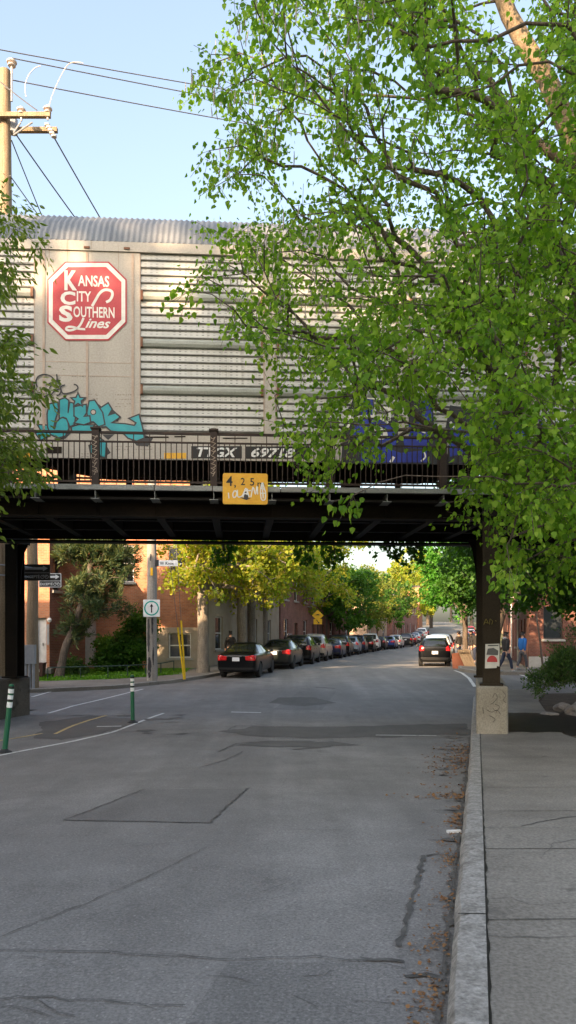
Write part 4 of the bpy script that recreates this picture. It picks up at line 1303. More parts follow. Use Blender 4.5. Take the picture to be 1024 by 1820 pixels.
# railings on both edges
def railing(d, label, back=False):
    root = empty('railing', BO, BA, label, 'railing', None)
    zT = LB(300, 768, .06)[1]; z2 = LB(300, 786, .06)[1]; zB = LB(300, 857, .06)[1]; z0 = zt_e
    ks = range(math.ceil((S0 - s170) / PITCH), int((S1 - s170) / PITCH) + 1)
    for k in ks:
        s = s170 + k * PITCH
        mb = MB()
        mb.bx(s - .068, s + .068, d - .068, d + .068, z0 - .02, zT + .03); mb.bx(s - .092, s + .092, d - .092, d + .092, zT + .031, zT + .065); mb.bx(s - .05, s + .05, d - .05, d + .05, zT + .066, zT + .085)
        mb.bx(s - .12, s + .12, d - .10, d + .10, z0 - .10, z0 - .021)
        po = mb.build('post', M['rail'], root, local=True)
        if not back and k in (0, 1):
            g = MB(); q = random.Random(k)
            for j in range(9):
                zz = zT - .1 - j * .085
                brush_mb(g, smooth_line([(s - .055, zz), (s + q.uniform(-.03, .05), zz - .03), (s + .03, zz + q.uniform(-.06, .02)), (s - .02, zz - .08)], 3), .012, lambda u, v: Vector((u, d - .0705, v)))
            g.build('graffiti_tag', surf('faded tag', (.30, .22, .17), (.38, .30, .24), .7, 3) if 'faded' not in M else M['faded'], po, local=True)
        if k + 1 in ks:
            s1 = s + PITCH
            mb = MB()
            a, b = s + .07, s1 - .07
            mb.bx(a, b, d - .025, d + .025, zT - .045, zT); mb.bx(a, b, d - .018, d + .018, z2 - .015, z2 + .015); mb.bx(a, b, d - .02, d + .02, zB - .02, zB + .02)
            n = 22
            for j in range(1, n):
                x = s + PITCH * j / n
                top = zT - .046 if j % 3 == 1 else z2 - .016
                mb.bx(x - .0085, x + .0085, d - .0085, d + .0085, zB + .021, z2 - .016)
                if j % 3 == 1: mb.bx(x - .0085, x + .0085, d - .0085, d + .0085, z2 + .016, zT - .046)
            mb.build('picket_panel', M['rail'], root, local=True)
    return root
railing(.08, 'rusty picket railing along the near edge of the bridge, in front of the freight car')
railing(4.34, 'rusty picket railing along the far edge of the bridge, behind the freight car', True)

# clearance sign
def LBv(px, py, d): s, z = LB(px, py, d); return s, z
sg = empty('clearance_sign', B2W(LB(436, 869, -.06)[0], -.06, LB(436, 869, -.06)[1]), BA, 'yellow clearance sign lettered 4,25 m with white scribble, hung on bridge edge', 'sign')
scx, scz = LB(436, 869, -.06)
def sgf(px, py, d=-.015):
    s, z = LB(px, py, -.06); return Vector((s - scx, d, z - scz))
def rrect(x0, x1, z0, z1, r, n=4):
    out = []
    for cx, cz, a0 in ((x1 - r, z1 - r, 0), (x0 + r, z1 - r, 90), (x0 + r, z0 + r, 180), (x1 - r, z0 + r, 270)):
        for k in range(n + 1):
            a = R(a0 + 90 * k / n); out.append((cx + r * math.cos(a), cz + r * math.sin(a)))
    return out
a, b = sgf(396, 896), sgf(476, 842)
mb = MB(); mb.prism(rrect(a.x, b.x, a.z, b.z, .04), lambda u, v, t: Vector((u, t, v)), -.012, .012)
mb.build('plate', M['sign_yellow'], sg, local=True)
mb = MB()
f2 = lambda d: (lambda u, v: Vector((u, d, v)))
def tx(mb, body, px0, px1, py0, py1, ff, d, **kw):
    p0, p1 = ff(px0, py1), ff(px1, py0)
    text_mb(mb, body, p0.x, p1.x, p0.z, p1.z, f2(d), **kw)
tx(mb, '4', 402, 413.5, 846.5, 864, sgf, -.016, bold=.012); tx(mb, ',', 416.5, 419.5, 862, 868, sgf, -.016, bold=.02)
tx(mb, '2', 428, 435.5, 849.5, 862.5, sgf, -.016, bold=.012); tx(mb, '5', 444.5, 452, 850, 863.5, sgf, -.016, bold=.012); tx(mb, 'm', 457.5, 470, 858, 865.5, sgf, -.016, bold=.012)
mb.build('lettering', M['black'], sg, local=True)
mb = MB()
def pxl(pts, ff=sgf): return [(ff(*q).x, ff(*q).z) for q in pts]
for i, pts in enumerate(([(406, 876), (407, 886)], [(417, 872), (414, 878), (415, 884), (419, 883), (421, 876), (418, 872)], [(422, 871), (423, 883), (430, 882), (434, 874)], [(432, 884), (437, 868), (443, 884)],
            [(434, 878), (441, 877)], [(446, 884), (450, 866), (454, 879), (457, 864), (458, 879)], [(466, 858), (464, 866), (463, 876), (465, 888), (471, 888), (472, 876), (469, 866), (467, 858)],
            [(464, 868), (471, 870)], [(464, 877), (471, 877)], [(434, 873), (446, 872)], [(440, 869), (439, 880)], [(466, 862), (468, 886)])):
    brush_mb(mb, pxl(smooth_line(pts, 4)), .022, f2(-.0175 - i * .0002))
mb.build('graffiti_tag', M['white_paint'], sg, local=True)
mb = MB()
poly_mb(mb, pxl([(432, 879), (437, 873), (444, 882), (440, 886), (434, 885)]), f2(-.0150)); poly_mb(mb, pxl([(424, 884), (446, 886), (438, 889)]), f2(-.0154))
mb.build('smudge', M['ink'], sg, local=True)
mb = MB(); mb.box((0, .035, 0), (.04, .045, .5)); mb.box((.25, .035, .05), (.04, .045, .3)); mb.build('bracket', M['galv'], sg, local=True)

# ================================================================== THE FREIGHT CAR
D1, DM, D2 = 1.0, 2.6, 4.2
def CF(px, py): return LB(px, py, D1)
sL, sR = CF(62, 600)[0], CF(248, 600)[0]
BAY = CF(490, 600)[0] - sR
PW = CF(490, 600)[0] - CF(470, 600)[0]
C0, C1 = sL - 3 * BAY - .35, sL - 3 * BAY - .35 + 27.2
z_sill, z_low, z_top, z_top2 = CF(250, 816)[1], CF(250, 769)[1], CF(250, 449)[1], CF(250, 432)[1]
car = empty('freight_car', BO, BA, 'long cream railway car for carrying automobiles with red octagon emblem and teal graffiti', 'train car', 'railway cars on the bridge')
zc = z_sill
mb = MB()
mb.bx(sL, sR, D1, D1 + .06, z_low, z_top)
mb.build('emblem_panel', M['cream'], car, local=True)
mb = MB()
for px in (78, 155, 236): s = CF(px, 600)[0]; mb.bx(s - .025, s + .025, D1 - .012, D1 - .001, z_low, z_top - .03)
for py in (644, 668): z = CF(155, py)[1]; mb.bx(sL + .1, sR - .1, D1 - .004, D1 - .001, z - .006, z + .006)
mb.build('panel_seam', M['seam'], car, local=True)
mb = MB()
for px, py in ((155, 441), (226, 443)):
    s, z = CF(px, py); mb.bx(s - .06, s + .06, D1 - .05, D1 - .013, z - .02, z + .02)
mb.build('bracket', M['rust'], car, local=True)
# louvre panels
def louvre_mat():
    m, t, p = new_mat('perforated louvre')
    c = N(t, 'ShaderNodeTexCoord'); sx = N(t, 'ShaderNodeSeparateXYZ'); t.links.new(c.outputs['Object'], sx.inputs[0])
    def fr(sock, per, hw):
        d = N(t, 'ShaderNodeMath', operation='DIVIDE'); d.inputs[1].default_value = per; t.links.new(sock, d.inputs[0])
        f = N(t, 'ShaderNodeMath', operation='FRACT'); t.links.new(d.outputs[0], f.inputs[0])
        s = N(t, 'ShaderNodeMath', operation='SUBTRACT'); s.inputs[1].default_value = .5; t.links.new(f.outputs[0], s.inputs[0])
        a = N(t, 'ShaderNodeMath', operation='ABSOLUTE'); t.links.new(s.outputs[0], a.inputs[0])
        l = N(t, 'ShaderNodeMath', operation='LESS_THAN'); l.inputs[1].default_value = hw; t.links.new(a.outputs[0], l.inputs[0])
        return l.outputs[0]
    a = fr(sx.outputs[0], .118, .20); b = fr(sx.outputs[2], .058, .17)
    mul = N(t, 'ShaderNodeMath', operation='MULTIPLY'); t.links.new(a, mul.inputs[0]); t.links.new(b, mul.inputs[1])
    nn = noise(t, obj_coord(t, (2.2, 0, 0)), 1.0, 2)
    g = ramp(t, nn, [(.42, .25), (.58, .8)])
    m2 = N(t, 'ShaderNodeMath', operation='MULTIPLY'); t.links.new(mul.outputs[0], m2.inputs[0]); t.links.new(g, m2.inputs[1])
    n1 = noise(t, obj_coord(t, (1.5, 1, .3)), 1.6, 5, .6)
    col = mixc(t, ramp(t, n1, [(.3, 0), (.7, 1)]), (.42, .415, .385), (.52, .51, .475))
    st = noise(t, obj_coord(t, (4.5, 1, .25)), 1.5, 6, .65)
    col = mixc(t, ramp(t, st, [(.55, 0), (.72, .6)]), col, (.20, .165, .13))
    col = mixc(t, m2.outputs[0], col, (.10, .097, .09))
    t.links.new(col, p.inputs['Base Color']); p.inputs['Roughness'].default_value = .5
    return m
M['louvre'] = louvre_mat()
M['groove'] = surf('shaded grimy groove', (.15, .146, .134), (.25, .24, .22), .8, 6)  # recess faces coloured dark for the overhang's shade and grime
def louvre_panel(s0, s1):
    zt, zb = z_top - .015, z_low + .02
    prof = []
    z = zt
    H, BD = .159, .184
    def slats(zs, ze, n):
        h = (zs - ze) / n
        for i in range(n):
            a = zs - i * h
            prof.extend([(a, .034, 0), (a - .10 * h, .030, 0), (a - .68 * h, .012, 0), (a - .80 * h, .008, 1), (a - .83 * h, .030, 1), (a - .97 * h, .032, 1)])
    def band(zs, ze):
        h = zs - ze
        prof.extend([(zs, .03, 2), (zs - .1 * h, -.02, 2), (zs - .3 * h, -.045, 2), (zs - .6 * h, -.045, 2), (zs - .9 * h, -.02, 2), (ze, .05, 2)])
    b1 = CF(360, 521)[1]; P3 = CF(360, 521)[1] - CF(360, 604)[1]
    z = b1
    slats(zt, b1 + .004, 5)
    for k in range(3):
        band(b1 - k * P3, b1 - k * P3 - BD)
        zn = b1 - (k + 1) * P3 if k < 2 else zb
        slats(b1 - k * P3 - BD - .004, zn + .004, 5)
    vs, fs, mi = [], [], []
    for (z, d, m) in prof: vs += [(s0, D1 + d, z), (s1, D1 + d, z)]
    mbl = MB()
    for i in range(len(prof) - 1):
        mbl.add([vs[2 * i], vs[2 * i + 1], vs[2 * i + 3], vs[2 * i + 2]], [(0, 1, 2, 3)], prof[i + 1][2] if prof[i][2] != 2 or prof[i + 1][2] != 2 else 2)
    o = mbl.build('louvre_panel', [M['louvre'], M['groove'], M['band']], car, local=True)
    r = MB()
    for k in range(3):
        zc_ = b1 - k * P3 - BD / 2
        for s in (s0 + .03, s1 - .03): r.box((s, D1 - .02, zc_), (.05, .07, .19))
    r.build('band_end', M['rust'], o, local=True)
edges = []
x = sR
posts = []
while x < C1 - .6:
    e = min(x + BAY - PW, C1 - .25)
    edges.append((x + .02, e - .02)); posts.append(e); x += BAY
x = sL
while x > C0 + .6:
    s_ = max(x - BAY + PW, C0 + .25)
    edges.append((s_ + .02, x - .02)); posts.append(s_ - PW); x -= BAY
for a, b in edges: louvre_panel(a, b)
mb = MB()
for s in posts: mb.bx(s + .005, s + PW - .005, D1 - .015, D1 + .05, z_low, z_top)
mb.build('side_post', M['cream'], car, local=True)
mb = MB()
for s in posts:
    for q in (s - .02, s + PW): mb.bx(q, q + .022, D1 - .004, D1 + .03, z_low + .05, z_top - .01)
for q in (sL - .02, sR): mb.bx(q, q + .02, D1 - .006, D1 + .03, z_low, z_top - .02)
mb.build('post_edge', M['seam'], car, local=True)
mb = MB(); mb.bx(C0, C1, D1 - .03, D1 + .09, z_top, z_top2); mb.build('top_chord', M['cream'], car, local=True)
mb = MB(); mb.bx(C0, C1, D1 - .005, D1 + .08, z_sill, z_low); mb.build('side_sill', M['cream'], car, local=True)
mb = MB(); mb.bx(C0 + .02, C1 - .02, D2 - .06, D2, z_sill + .56, z_top2); mb.bx(C0, C0 + .06, D1, D2, z_sill, z_top2 + .2); mb.bx(C1 - .06, C1, D1, D2, z_sill, z_top2 + .2); mb.bx(C0 + .1, C1 - .1, D1 + .2, D2 - .1, z_sill + .56, z_sill + .62)
mb.build('body', M['cream'], car, local=True)
zr1 = EYE + (HY - 389.0) / F * (15.25 + .75)
prof = [(D1 - .02, z_top2 + .002), (D1 + .06, z_top2 + .20), (D1 + .30, z_top2 + .55), (D1 + .72, zr1), (D1 + 1.0, zr1 + .02), (DM, zr1 + .05), (D2 - 1.0, zr1 + .02), (D2 - .72, zr1), (D2 - .30, z_top2 + .55), (D2 + .02, z_top2)]
nx = int((C1 - C0) / .0295)
V, Fq = [], []
for i in range(nx + 1):
    s = C0 + (C1 - C0) * i / nx
    o_ = .014 * math.sin(2 * math.pi * s / .118)
    for d, z in prof:
        V.append((s, d - o_ * (1 if d < DM else -1) * .8, z + o_ * .9))
np_ = len(prof)
for i in range(nx):
    for k in range(np_ - 1): Fq.append((i * np_ + k, i * np_ + k + 1, (i + 1) * np_ + k + 1, (i + 1) * np_ + k))
np_mesh('roof', np.array(V), np.array(Fq), M['roofmetal'], car, True)
# running gear
zu = LB(400, 855, DM)[1]; zu2 = LB(90, 836, DM)[1]
sa_, sb_ = LB(84, 840, DM)[0], LB(192, 850, DM)[0]
mid = (C0 + C1) / 2
mb = MB()
zu, zu2 = zu + .02, zu2 + .06
pf = [(C0 + .2, z_sill + .57), (C0 + .2, zu2), (sa_, zu2), (sb_, zu), (2 * mid - sb_, zu), (2 * mid - sa_, zu2), (C1 - .2, zu2), (C1 - .2, z_sill + .57)]
mb.prism(pf, lambda u, v, t: Vector((u, t, v)), 2.35, 2.75)
for s in (LB(120, 845, DM)[0], sb_ + 2, sb_ + 5.5, mid + 2): mb.bx(s - .12, s + .12, 2.2, 3.0, 4.75, zu2)
mb.build('underframe', M['dark_under'], car, local=True)
mb = MB()
for sc_ in (C0 + 2.6, C1 - 2.6):
    for ds in (-.9, .9):
        for d in (1.87, 3.3):
            mb.tube([(sc_ + ds, d - .07, 4.98), (sc_ + ds, d + .07, 4.98)], .42, 18)
    for d in (1.62, 3.55): mb.bx(sc_ - 1.2, sc_ + 1.2, d - .06, d + .06, 4.86, 5.08)
mb.build('wheel_truck', M['dark_under'], car, local=True)
mb = MB()
for s, e in ((C0, -1), (C1, 1)): mb.bx(min(s, s + e * .5), max(s, s + e * .5), DM - .12, DM + .12, 5.0, 5.2)
mb.build('coupler', M['rust'], car, local=True)
# emblem
cf = lambda d: (lambda u, v: Vector((u, D1 - d, v)))
def cpx(pts): return [CF(*q) for q in pts]
def octo(x0, x1, y0, y1, k):
    dx, dy = (x1 - x0) * k, (y1 - y0) * k
    return cpx([(x0 + dx, y0), (x1 - dx, y0), (x1, y0 + dy), (x1, y1 - dy), (x1 - dx, y1), (x0 + dx, y1), (x0, y1 - dy), (x0, y0 + dy)])
mb = MB(); poly_mb(mb, octo(84.5, 225.5, 465.5, 605.5, .225), cf(.015)); em = mb.build('emblem', M['red'], car, local=True)
mb = MB(); poly_mb(mb, octo(87, 223, 468, 603, .225), cf(.018)); mb.build('emblem_ring', M['emblem_white'], em, local=True)
mb = MB(); poly_mb(mb, octo(94.2, 216, 475.2, 595.8, .222), cf(.021)); mb.build('emblem_field', M['red'], em, local=True)
mb = MB()
def ctx(mb, body, x0, x1, y0, y1, d, **kw):
    a, b = CF(x0, y1), CF(x1, y0); text_mb(mb, body, a[0], b[0], a[1], b[1], cf(d), **kw)
ctx(mb, 'K', 115, 137.5, 482, 516.5, .024, bold=.042); ctx(mb, 'ANSAS', 139, 194.5, 491.5, 509.5, .0243, bold=.02)
ctx(mb, 'C', 108, 134.5, 519, 542.5, .0246, bold=.042); ctx(mb, 'ITY', 137, 162.5, 519, 536.5, .0243, bold=.02)
ctx(mb, 'S', 105.5, 129.5, 544, 572.5, .024, bold=.042); ctx(mb, 'OUTHERN', 131, 204, 547, 564.5, .0243, bold=.02)
for pts, wd in (([(164, 545), (171, 533), (177, 523), (184, 517), (192, 516), (199, 519), (200, 526), (196, 534), (189, 538)], .055),
                ([(149, 566), (145, 575), (140, 582), (133, 586), (124, 588), (118, 586), (121, 582), (130, 582), (140, 585), (152, 586)], .045)):
    brush_mb(mb, cpx(smooth_line(pts, 5)), wd, cf(.0248))
ctx(mb, 'ines', 152, 197, 568, 583.5, .0250, bold=.02, shear=.45)
mb.build('emblem_lettering', M['emblem_white'], em, local=True)
# reporting marks
mb = MB()
def crect(mb, x0, x1, y0, y1, d):
    poly_mb(mb, cpx([(x0, y0), (x1, y0), (x1, y1), (x0, y1)]), cf(d))
crect(mb, 340, 430, 793, 815, .008); crect(mb, 437, 550, 793.5, 815.5, .008)
mb.build('mark_board', M['black'], car, local=True)
mb = MB()
ctx(mb, 'TTGX', 350, 422, 796, 812, .011, bold=.03, shear=.25); ctx(mb, '69718', 446, 524, 797, 813, .011, bold=.03, shear=.25)
mb.build('reporting_mark', M['white_paint'], car, local=True)
mb = MB(); crect(mb, 292, 331, 805, 815.3, .008); crect(mb, 22, 56, 801, 813, .008); crect(mb, 648, 686, 808, 816, .008)
mb.build('reflector', M['sign_yellow'], car, local=True)
mb = MB()
q = random.Random(4)
for (x0, x1, ys) in ((206, 268, (793, 798)), (128, 170, (668, 700)), (205, 232, (701, 709, 717, 722)), (145, 156, (806, 811)), (165, 175, (702, 708))):
    for y in ys:
        x = x0
        while x < x1:
            w_ = q.uniform(1.5, 4); 
            if q.random() < .7: crect(mb, x, x + w_, y, y + 1.6, .006)
            x += w_ + 1.8
mb.build('stencil', surf('faint stencil', (.22, .19, .16), (.32, .28, .24), .7, 4), car, local=True)
mb = MB(); crect(mb, 84, 110, 794, 806, .010); crect(mb, 258, 300, 776, 778.5, .012); crect(mb, 310, 330, 775, 777.5, .012); crect(mb, 396, 440, 778, 780, .012)
mb.build('sill_pocket', M['dark_under'], car, local=True)
# teal graffiti
gp = lambda pts: cpx([(40 + x / 3.938, 640 + y / 3.938) for x, y in pts])
TEAL = [[(190, 310), (245, 300), (252, 345), (228, 420), (215, 480), (228, 486), (240, 440), (275, 402), (315, 420), (322, 480), (300, 530), (250, 545), (200, 520), (180, 470), (176, 380)],
        [(262, 280), (300, 268), (322, 285), (318, 370), (322, 372), (335, 300), (355, 305), (370, 400), (362, 450), (335, 465), (310, 408), (285, 398), (262, 408)],
        [(365, 330), (445, 315), (447, 370), (428, 398), (470, 395), (475, 435), (430, 452), (368, 440), (395, 412), (365, 392)],
        [(345, 470), (400, 455), (500, 458), (490, 498), (350, 500)],
        [(470, 290), (505, 285), (560, 370), (575, 450), (535, 465), (500, 432), (465, 430), (455, 370)],
        [(545, 340), (600, 305), (625, 345), (598, 392), (650, 375), (680, 400), (618, 442), (720, 450), (785, 462), (800, 440), (752, 410), (815, 385), (840, 480), (850, 545), (800, 565), (740, 545), (700, 505), (620, 495), (585, 462), (560, 468), (572, 400)],
        [(110, 455), (180, 460), (200, 520), (130, 560), (95, 515), (130, 490)],
        [(545, 550), (585, 580), (578, 680), (545, 672), (530, 600)], [(470, 600), (500, 590), (510, 660), (480, 652)]]
star = [(390 + (46 if i % 2 == 0 else 20) * math.sin(math.pi * i / 5), 282 - (46 if i % 2 == 0 else 20) * math.cos(math.pi * i / 5)) for i in range(10)]
TEAL.append(star)
mb = MB()
for i, pl in enumerate(([(735, 530), (850, 520), (915, 548), (880, 605), (800, 600)], [(600, 330), (625, 340), (685, 392), (668, 432), (600, 400)], [(315, 480), (348, 505), (300, 552), (250, 560)], [(555, 520), (645, 520), (600, 560)], [(580, 585), (618, 650), (590, 668)],
                        [(500, 285), (560, 330), (575, 370), (540, 360)], [(240, 440), (280, 420), (300, 490), (230, 500)])):
    poly_mb(mb, gp(pl), cf(.0095 + i * .0001))
gr = mb.build('graffiti', M['ink'], car, local=True)
TEAL = [TEAL[i] for i in (6, 3, 7, 8, 0, 1, 5, 4, 2, 9)]   # back to front
mb, mf = MB(), MB()
for i, pl in enumerate(TEAL):
    poly_mb(mb, grow_poly(gp(pl), .024), cf(.0115 + i * .0010))
    poly_mb(mf, grow_poly(gp(pl), -.006), cf(.0120 + i * .0010))
mb.build('graffiti_outline', M['ink'], gr, local=True)
mf.build('graffiti_fill', M['teal'], gr, local=True)
mb = MB()
cx_, cz_ = gp([(497, 366)])[0]
poly_mb(mb, [(cx_ + .062 * math.cos(k * .524), cz_ + .062 * math.sin(k * .524)) for k in range(12)], cf(.0225))
mb.build('graffiti_outline', M['ink'], gr, local=True)
mb = MB()
poly_mb(mb, [(cx_ + .042 * math.cos(k * .524), cz_ + .042 * math.sin(k * .524)) for k in range(12)], cf(.0230))
mb.build('graffiti_dot', M['cream'], gr, local=True)
mb = MB()
for i, pts in enumerate(([(105, 190), (95, 155), (110, 118), (150, 102), (195, 112), (225, 140)], [(165, 175), (215, 155)], [(215, 150), (190, 200)], [(240, 100), (243, 140), (230, 195), (265, 180), (255, 160), (240, 150)], [(200, 245), (230, 215), (270, 205), (262, 240), (240, 250)],
                        [(300, 175), (270, 190), (285, 235), (350, 225), (388, 200), (380, 178), (360, 172)], [(150, 260), (200, 235)])):
    brush_mb(mb, [CF(40 + x / 3.938, 640 + y / 3.938) for x, y in smooth_line(pts, 5)], .028, cf(.0155 + i * .0003))
mb.build('graffiti_tag', M['ink'], car, local=True)
mb = MB()
for i, pl in enumerate(([(606, 824), (612, 740), (630, 705), (662, 700), (668, 740), (700, 742), (708, 700), (768, 700), (772, 760), (790, 770), (800, 720), (850, 730), (870, 760), (868, 826)],)):
    poly_mb(mb, cpx(pl), cf(.007))
gr2 = mb.build('graffiti', M['ink'], car, local=True)
mb = MB()
for i, pl in enumerate(([(622, 790), (625, 760), (645, 746), (680, 746), (700, 764), (705, 790), (680, 800), (672, 775), (650, 765), (648, 795)], [(640, 800), (668, 790), (712, 805), (760, 800), (762, 822), (640, 822)], [(716, 780), (722, 756), (745, 750), (764, 770), (760, 798), (720, 796)],
                        [(752, 706), (768, 706), (768, 748), (750, 745)], [(640, 712), (662, 706), (664, 740), (642, 742)], [(796, 765), (812, 752), (840, 765), (850, 800), (800, 812)], [(868, 742), (930, 735), (990, 760), (985, 800), (870, 808)])):
    poly_mb(mb, cpx(pl), cf(.010 + i * .0002))
mb.build('graffiti_fill', M['navy'], gr2, local=True)
mb = MB()
for i, (pts, wd) in enumerate((([(614, 768), (625, 748), (645, 740), (672, 742), (690, 752)], .05), ([(612, 735), (622, 745), (628, 728)], .09), ([(654, 770), (664, 762), (680, 765), (684, 776), (664, 778)], .10), ([(664, 728), (690, 726), (692, 748)], .06), ([(664, 742), (664, 728)], .04),
                               ([(752, 800), (756, 812), (748, 820)], .03), ([(790, 815), (795, 785)], .08), ([(640, 707), (700, 712), (724, 716)], .03), ([(746, 708), (768, 708)], .03), ([(718, 772), (734, 762), (756, 770)], .03), ([(800, 750), (812, 768)], .05), ([(700, 812), (694, 822)], .06))):
    brush_mb(mb, cpx(smooth_line(pts, 4)), wd, cf(.0128 + i * .0003))
mb.build('graffiti_highlight', M['emblem_white'], gr2, local=True)
# the next car of the same train, further left
c2 = empty('freight_car', BO + Vector((ca, sa, 0)) * -(C1 - C0 + 1.0), BA, 'cream railway car coupled behind, at the left end of the train', 'train car', 'railway cars on the bridge')
for ch in [x for x in car.children]:
    if ch.name.split('.')[0] in ('body', 'roof', 'louvre_panel', 'side_post', 'top_chord', 'side_sill', 'emblem_panel', 'underframe', 'wheel_truck', 'coupler'):
        c = ch.copy(); COL.objects.link(c); c.parent = c2
# ================================================================== BUILDINGS
def Z(px, py, Y): return EYE + (HY - py) / F * Y
# left corner house
b = empty('brick_house', (-10, 31, 0), 0, 'low red brick house with white door behind the wooden pole', 'house')
A0, A1, A2 = (-16.0, 30.62), (-10.0, 31.0), (-9.22, 33.6)
H1 = 5.75
a_, u_, n_, L_ = wall_frame(A0, A1)
def ux(px):                                              # photo column -> distance along the front wall
    k = (px - CX) / F
    return (k * A0[1] - A0[0]) / (u_.x - k * u_.y)
dx0, dx1 = ux(65), ux(82.5)
wz = zr(31) + .12
holes = [(dx0, dx1, .27, Z(0, 1098, 31)), (1.2, 2.4, 1.0, 2.7), (1.2, 2.4, 3.7, 5.0)]
mb = MB(); wall_mb(mb, A0, A1, -.4, H1, holes); mb.build('wall', M['brick_orange'], b)
mb = MB()
sh = [(.25, .75, 3.55, 5.1)]
wall_mb(mb, A1, A2, -.4, H1, sh); wall_mb(mb, A2, (-15.4, 34.0), -.4, H1); wall_mb(mb, (-15.4, 34.0), A0, -.4, H1)
mb.build('wall', M['brick_dark'], b)
door_in(b, A0, A1, dx0, dx1, .27, Z(0, 1098, 31), M['door_white'])
window_in(b, A0, A1, 1.2, 2.4, 1.0, 2.7, M['frame_white']); window_in(b, A0, A1, 1.2, 2.4, 3.7, 5.0, M['frame_white'])
window_in(b, A1, A2, .25, .75, 3.55, 5.1, M['frame_dark'], bars=0)
roof_slab(b, [A0, A1, A2, (-15.4, 34.0)], H1, .2)
mb = MB(); s_ = P(74, 1190, 30.75); mb.box((s_.x, s_.y, .17), (.9, .5, .2), math.atan2(u_.y, u_.x)); mb.build('step', M['concrete'], b)
g = P(88, 1102, 30.83)
mb = MB(); mb.lathe([(.01, -.10), (.07, -.08), (.10, 0), (.07, .08), (.01, .10)], g, 10); mb.box(g + Vector((0, .08, 0)), (.05, .14, .05)); mb.build('porch_globe', M['frame_white'], b, smooth=True)
g = P(85.5, 1128, 30.84); mb = MB(); mb.box(g, (.08, .05, .85)); mb.box(g + Vector((0, -.03, .3)), (.1, .04, .12)); mb.build('meter_strip', M['sheath'], b)
# the house with the wall facing us behind the pines
b2 = empty('brick_house', (-4.3, 35.7, 0), 0, 'tall orange brick house with beige ground floor behind the pine tree', 'house')
B0, B1, B2, B3 = (-18, 35.0), (-4.3, 35.75), (-.6, 49.4), (-14.5, 49.4)
a_, u_, n_, L_ = wall_frame(B0, B1)
def ux2(px):
    k = (px - CX) / F
    return (k * B0[1] - B0[0]) / (u_.x - k * u_.y)
zg = 2.0
hl = [(ux2(150), ux2(171), .2, Z(0, 1098, 35.5)), (ux2(205), ux2(238), 4.2, 6.0), (ux2(300), ux2(333), 4.2, 6.0), (ux2(205), ux2(238), 7.2, 8.8), (ux2(300), ux2(333), 7.2, 8.8), (ux2(100), ux2(133), 4.2, 6.0), (3.4, 4.6, 7.2, 8.8), (ux2(300), ux2(340), .55, 1.75)]
mb = MB(); wall_mb(mb, B0, B1, -.4, 9.8, hl[:-1] + [(ux2(268), L_, -.4, zg)]); mb.build('wall', M['brick_orange'], b2)
for i, h in enumerate(hl[:-1]):
    if i == 0: door_in(b2, B0, B1, *h, M['door_white'])
    else: window_in(b2, B0, B1, *h, M['frame_white'])
x0 = ux2(268)
mb = MB()
q0 = Vector((*B0, 0)) + u_ * (x0 - .02) + n_ * .03
wall_mb(mb, (q0.x, q0.y), (B1[0] + .03, B1[1] - .03), -.4, zg + .02, [(hl[-1][0] - x0, hl[-1][1] - x0, .55, 1.75)], thick=.2)
mb.build('stucco_wall', M['stucco'], b2)
window_in(b2, B0, B1, *hl[-1], M['frame_white'], recess=.1)
mb = MB()
sw = [(2.2, 3.3, .9, 2.6), (5.6, 6.6, .2, 2.4), (8.2, 9.3, .9, 2.6), (2.2, 3.3, 4.2, 6.0), (5.5, 6.6, 4.2, 6.0), (8.2, 9.3, 4.2, 6.0), (11.2, 12.2, .9, 2.6), (11.2, 12.2, 4.2, 6)]
wall_mb(mb, B1, B2, -.4, 9.8, sw); wall_mb(mb, B2, B3, -.4, 9.8); wall_mb(mb, B3, B0, -.4, 9.8)
mb.build('wall', M['stucco'], b2)
for i, h in enumerate(sw):
    if i == 1: door_in(b2, B1, B2, *h, M['door_brown'])
    else: window_in(b2, B1, B2, *h, M['frame_white'])
roof_slab(b2, [B0, B1, B2, B3], 9.8, .3)
# rows of houses along both sides
def row_house(p0, p1, depth, h, wallm, label, seed, door_mat='door_brown', frame='frame_white', bay=3.0, base=None, cornice='stone', name='row_house'):
    rng = random.Random(seed)
    a, u, n, L = wall_frame(p0, p1)
    base = zr((p0[1] + p1[1]) / 2) if base is None else base
    rt = empty(name, (p0[0], p0[1], base), 0, label, 'house', None)
    z0 = min(zr(p0[1]), zr(p1[1])) - .5
    holes, kinds = [], []
    nb = max(1, int(L / bay))
    fl = max(1, int(h / 3.1))
    for i in range(nb):
        c = L * (i + .5) / nb
        for f in range(fl):
            zb = base + .3 + f * 3.05
            if f == 0 and i % 2 == seed % 2: holes.append((c - .5, c + .5, base + .2, base + 2.5)); kinds.append('d')
            else: holes.append((c - .55, c + .55, zb + .75, zb + 2.45)); kinds.append('w')
    mb = MB()
    wall_mb(mb, p0, p1, z0, base + h, holes)
    q1 = (p1[0] - n.x * depth, p1[1] - n.y * depth); q0 = (p0[0] - n.x * depth, p0[1] - n.y * depth)
    wall_mb(mb, p1, q1, z0, base + h); wall_mb(mb, q1, q0, z0, base + h); wall_mb(mb, q0, p0, z0, base + h)
    mb.build('wall', M[wallm], rt)
    for hh, k in zip(holes, kinds):
        if k == 'd': door_in(rt, p0, p1, *hh, M[door_mat])
        else: window_in(rt, p0, p1, *hh, M[frame])
    roof_slab(rt, [p0, p1, q1, q0], base + h, .22)
    mb = MB(); cpos = a + u * (L / 2) + n * .08
    mb.box((cpos.x, cpos.y, base + h - .25), (L, .16, .3), math.atan2(u.y, u.x)); mb.build('cornice', M[cornice], rt)
    return rt
row_house((-.5, 49.9), (2.4, 60.8), 9, 6.6, 'brick_dark', 'dark red brick row house just past the beige house on the left of the street', 1, bay=2.7)
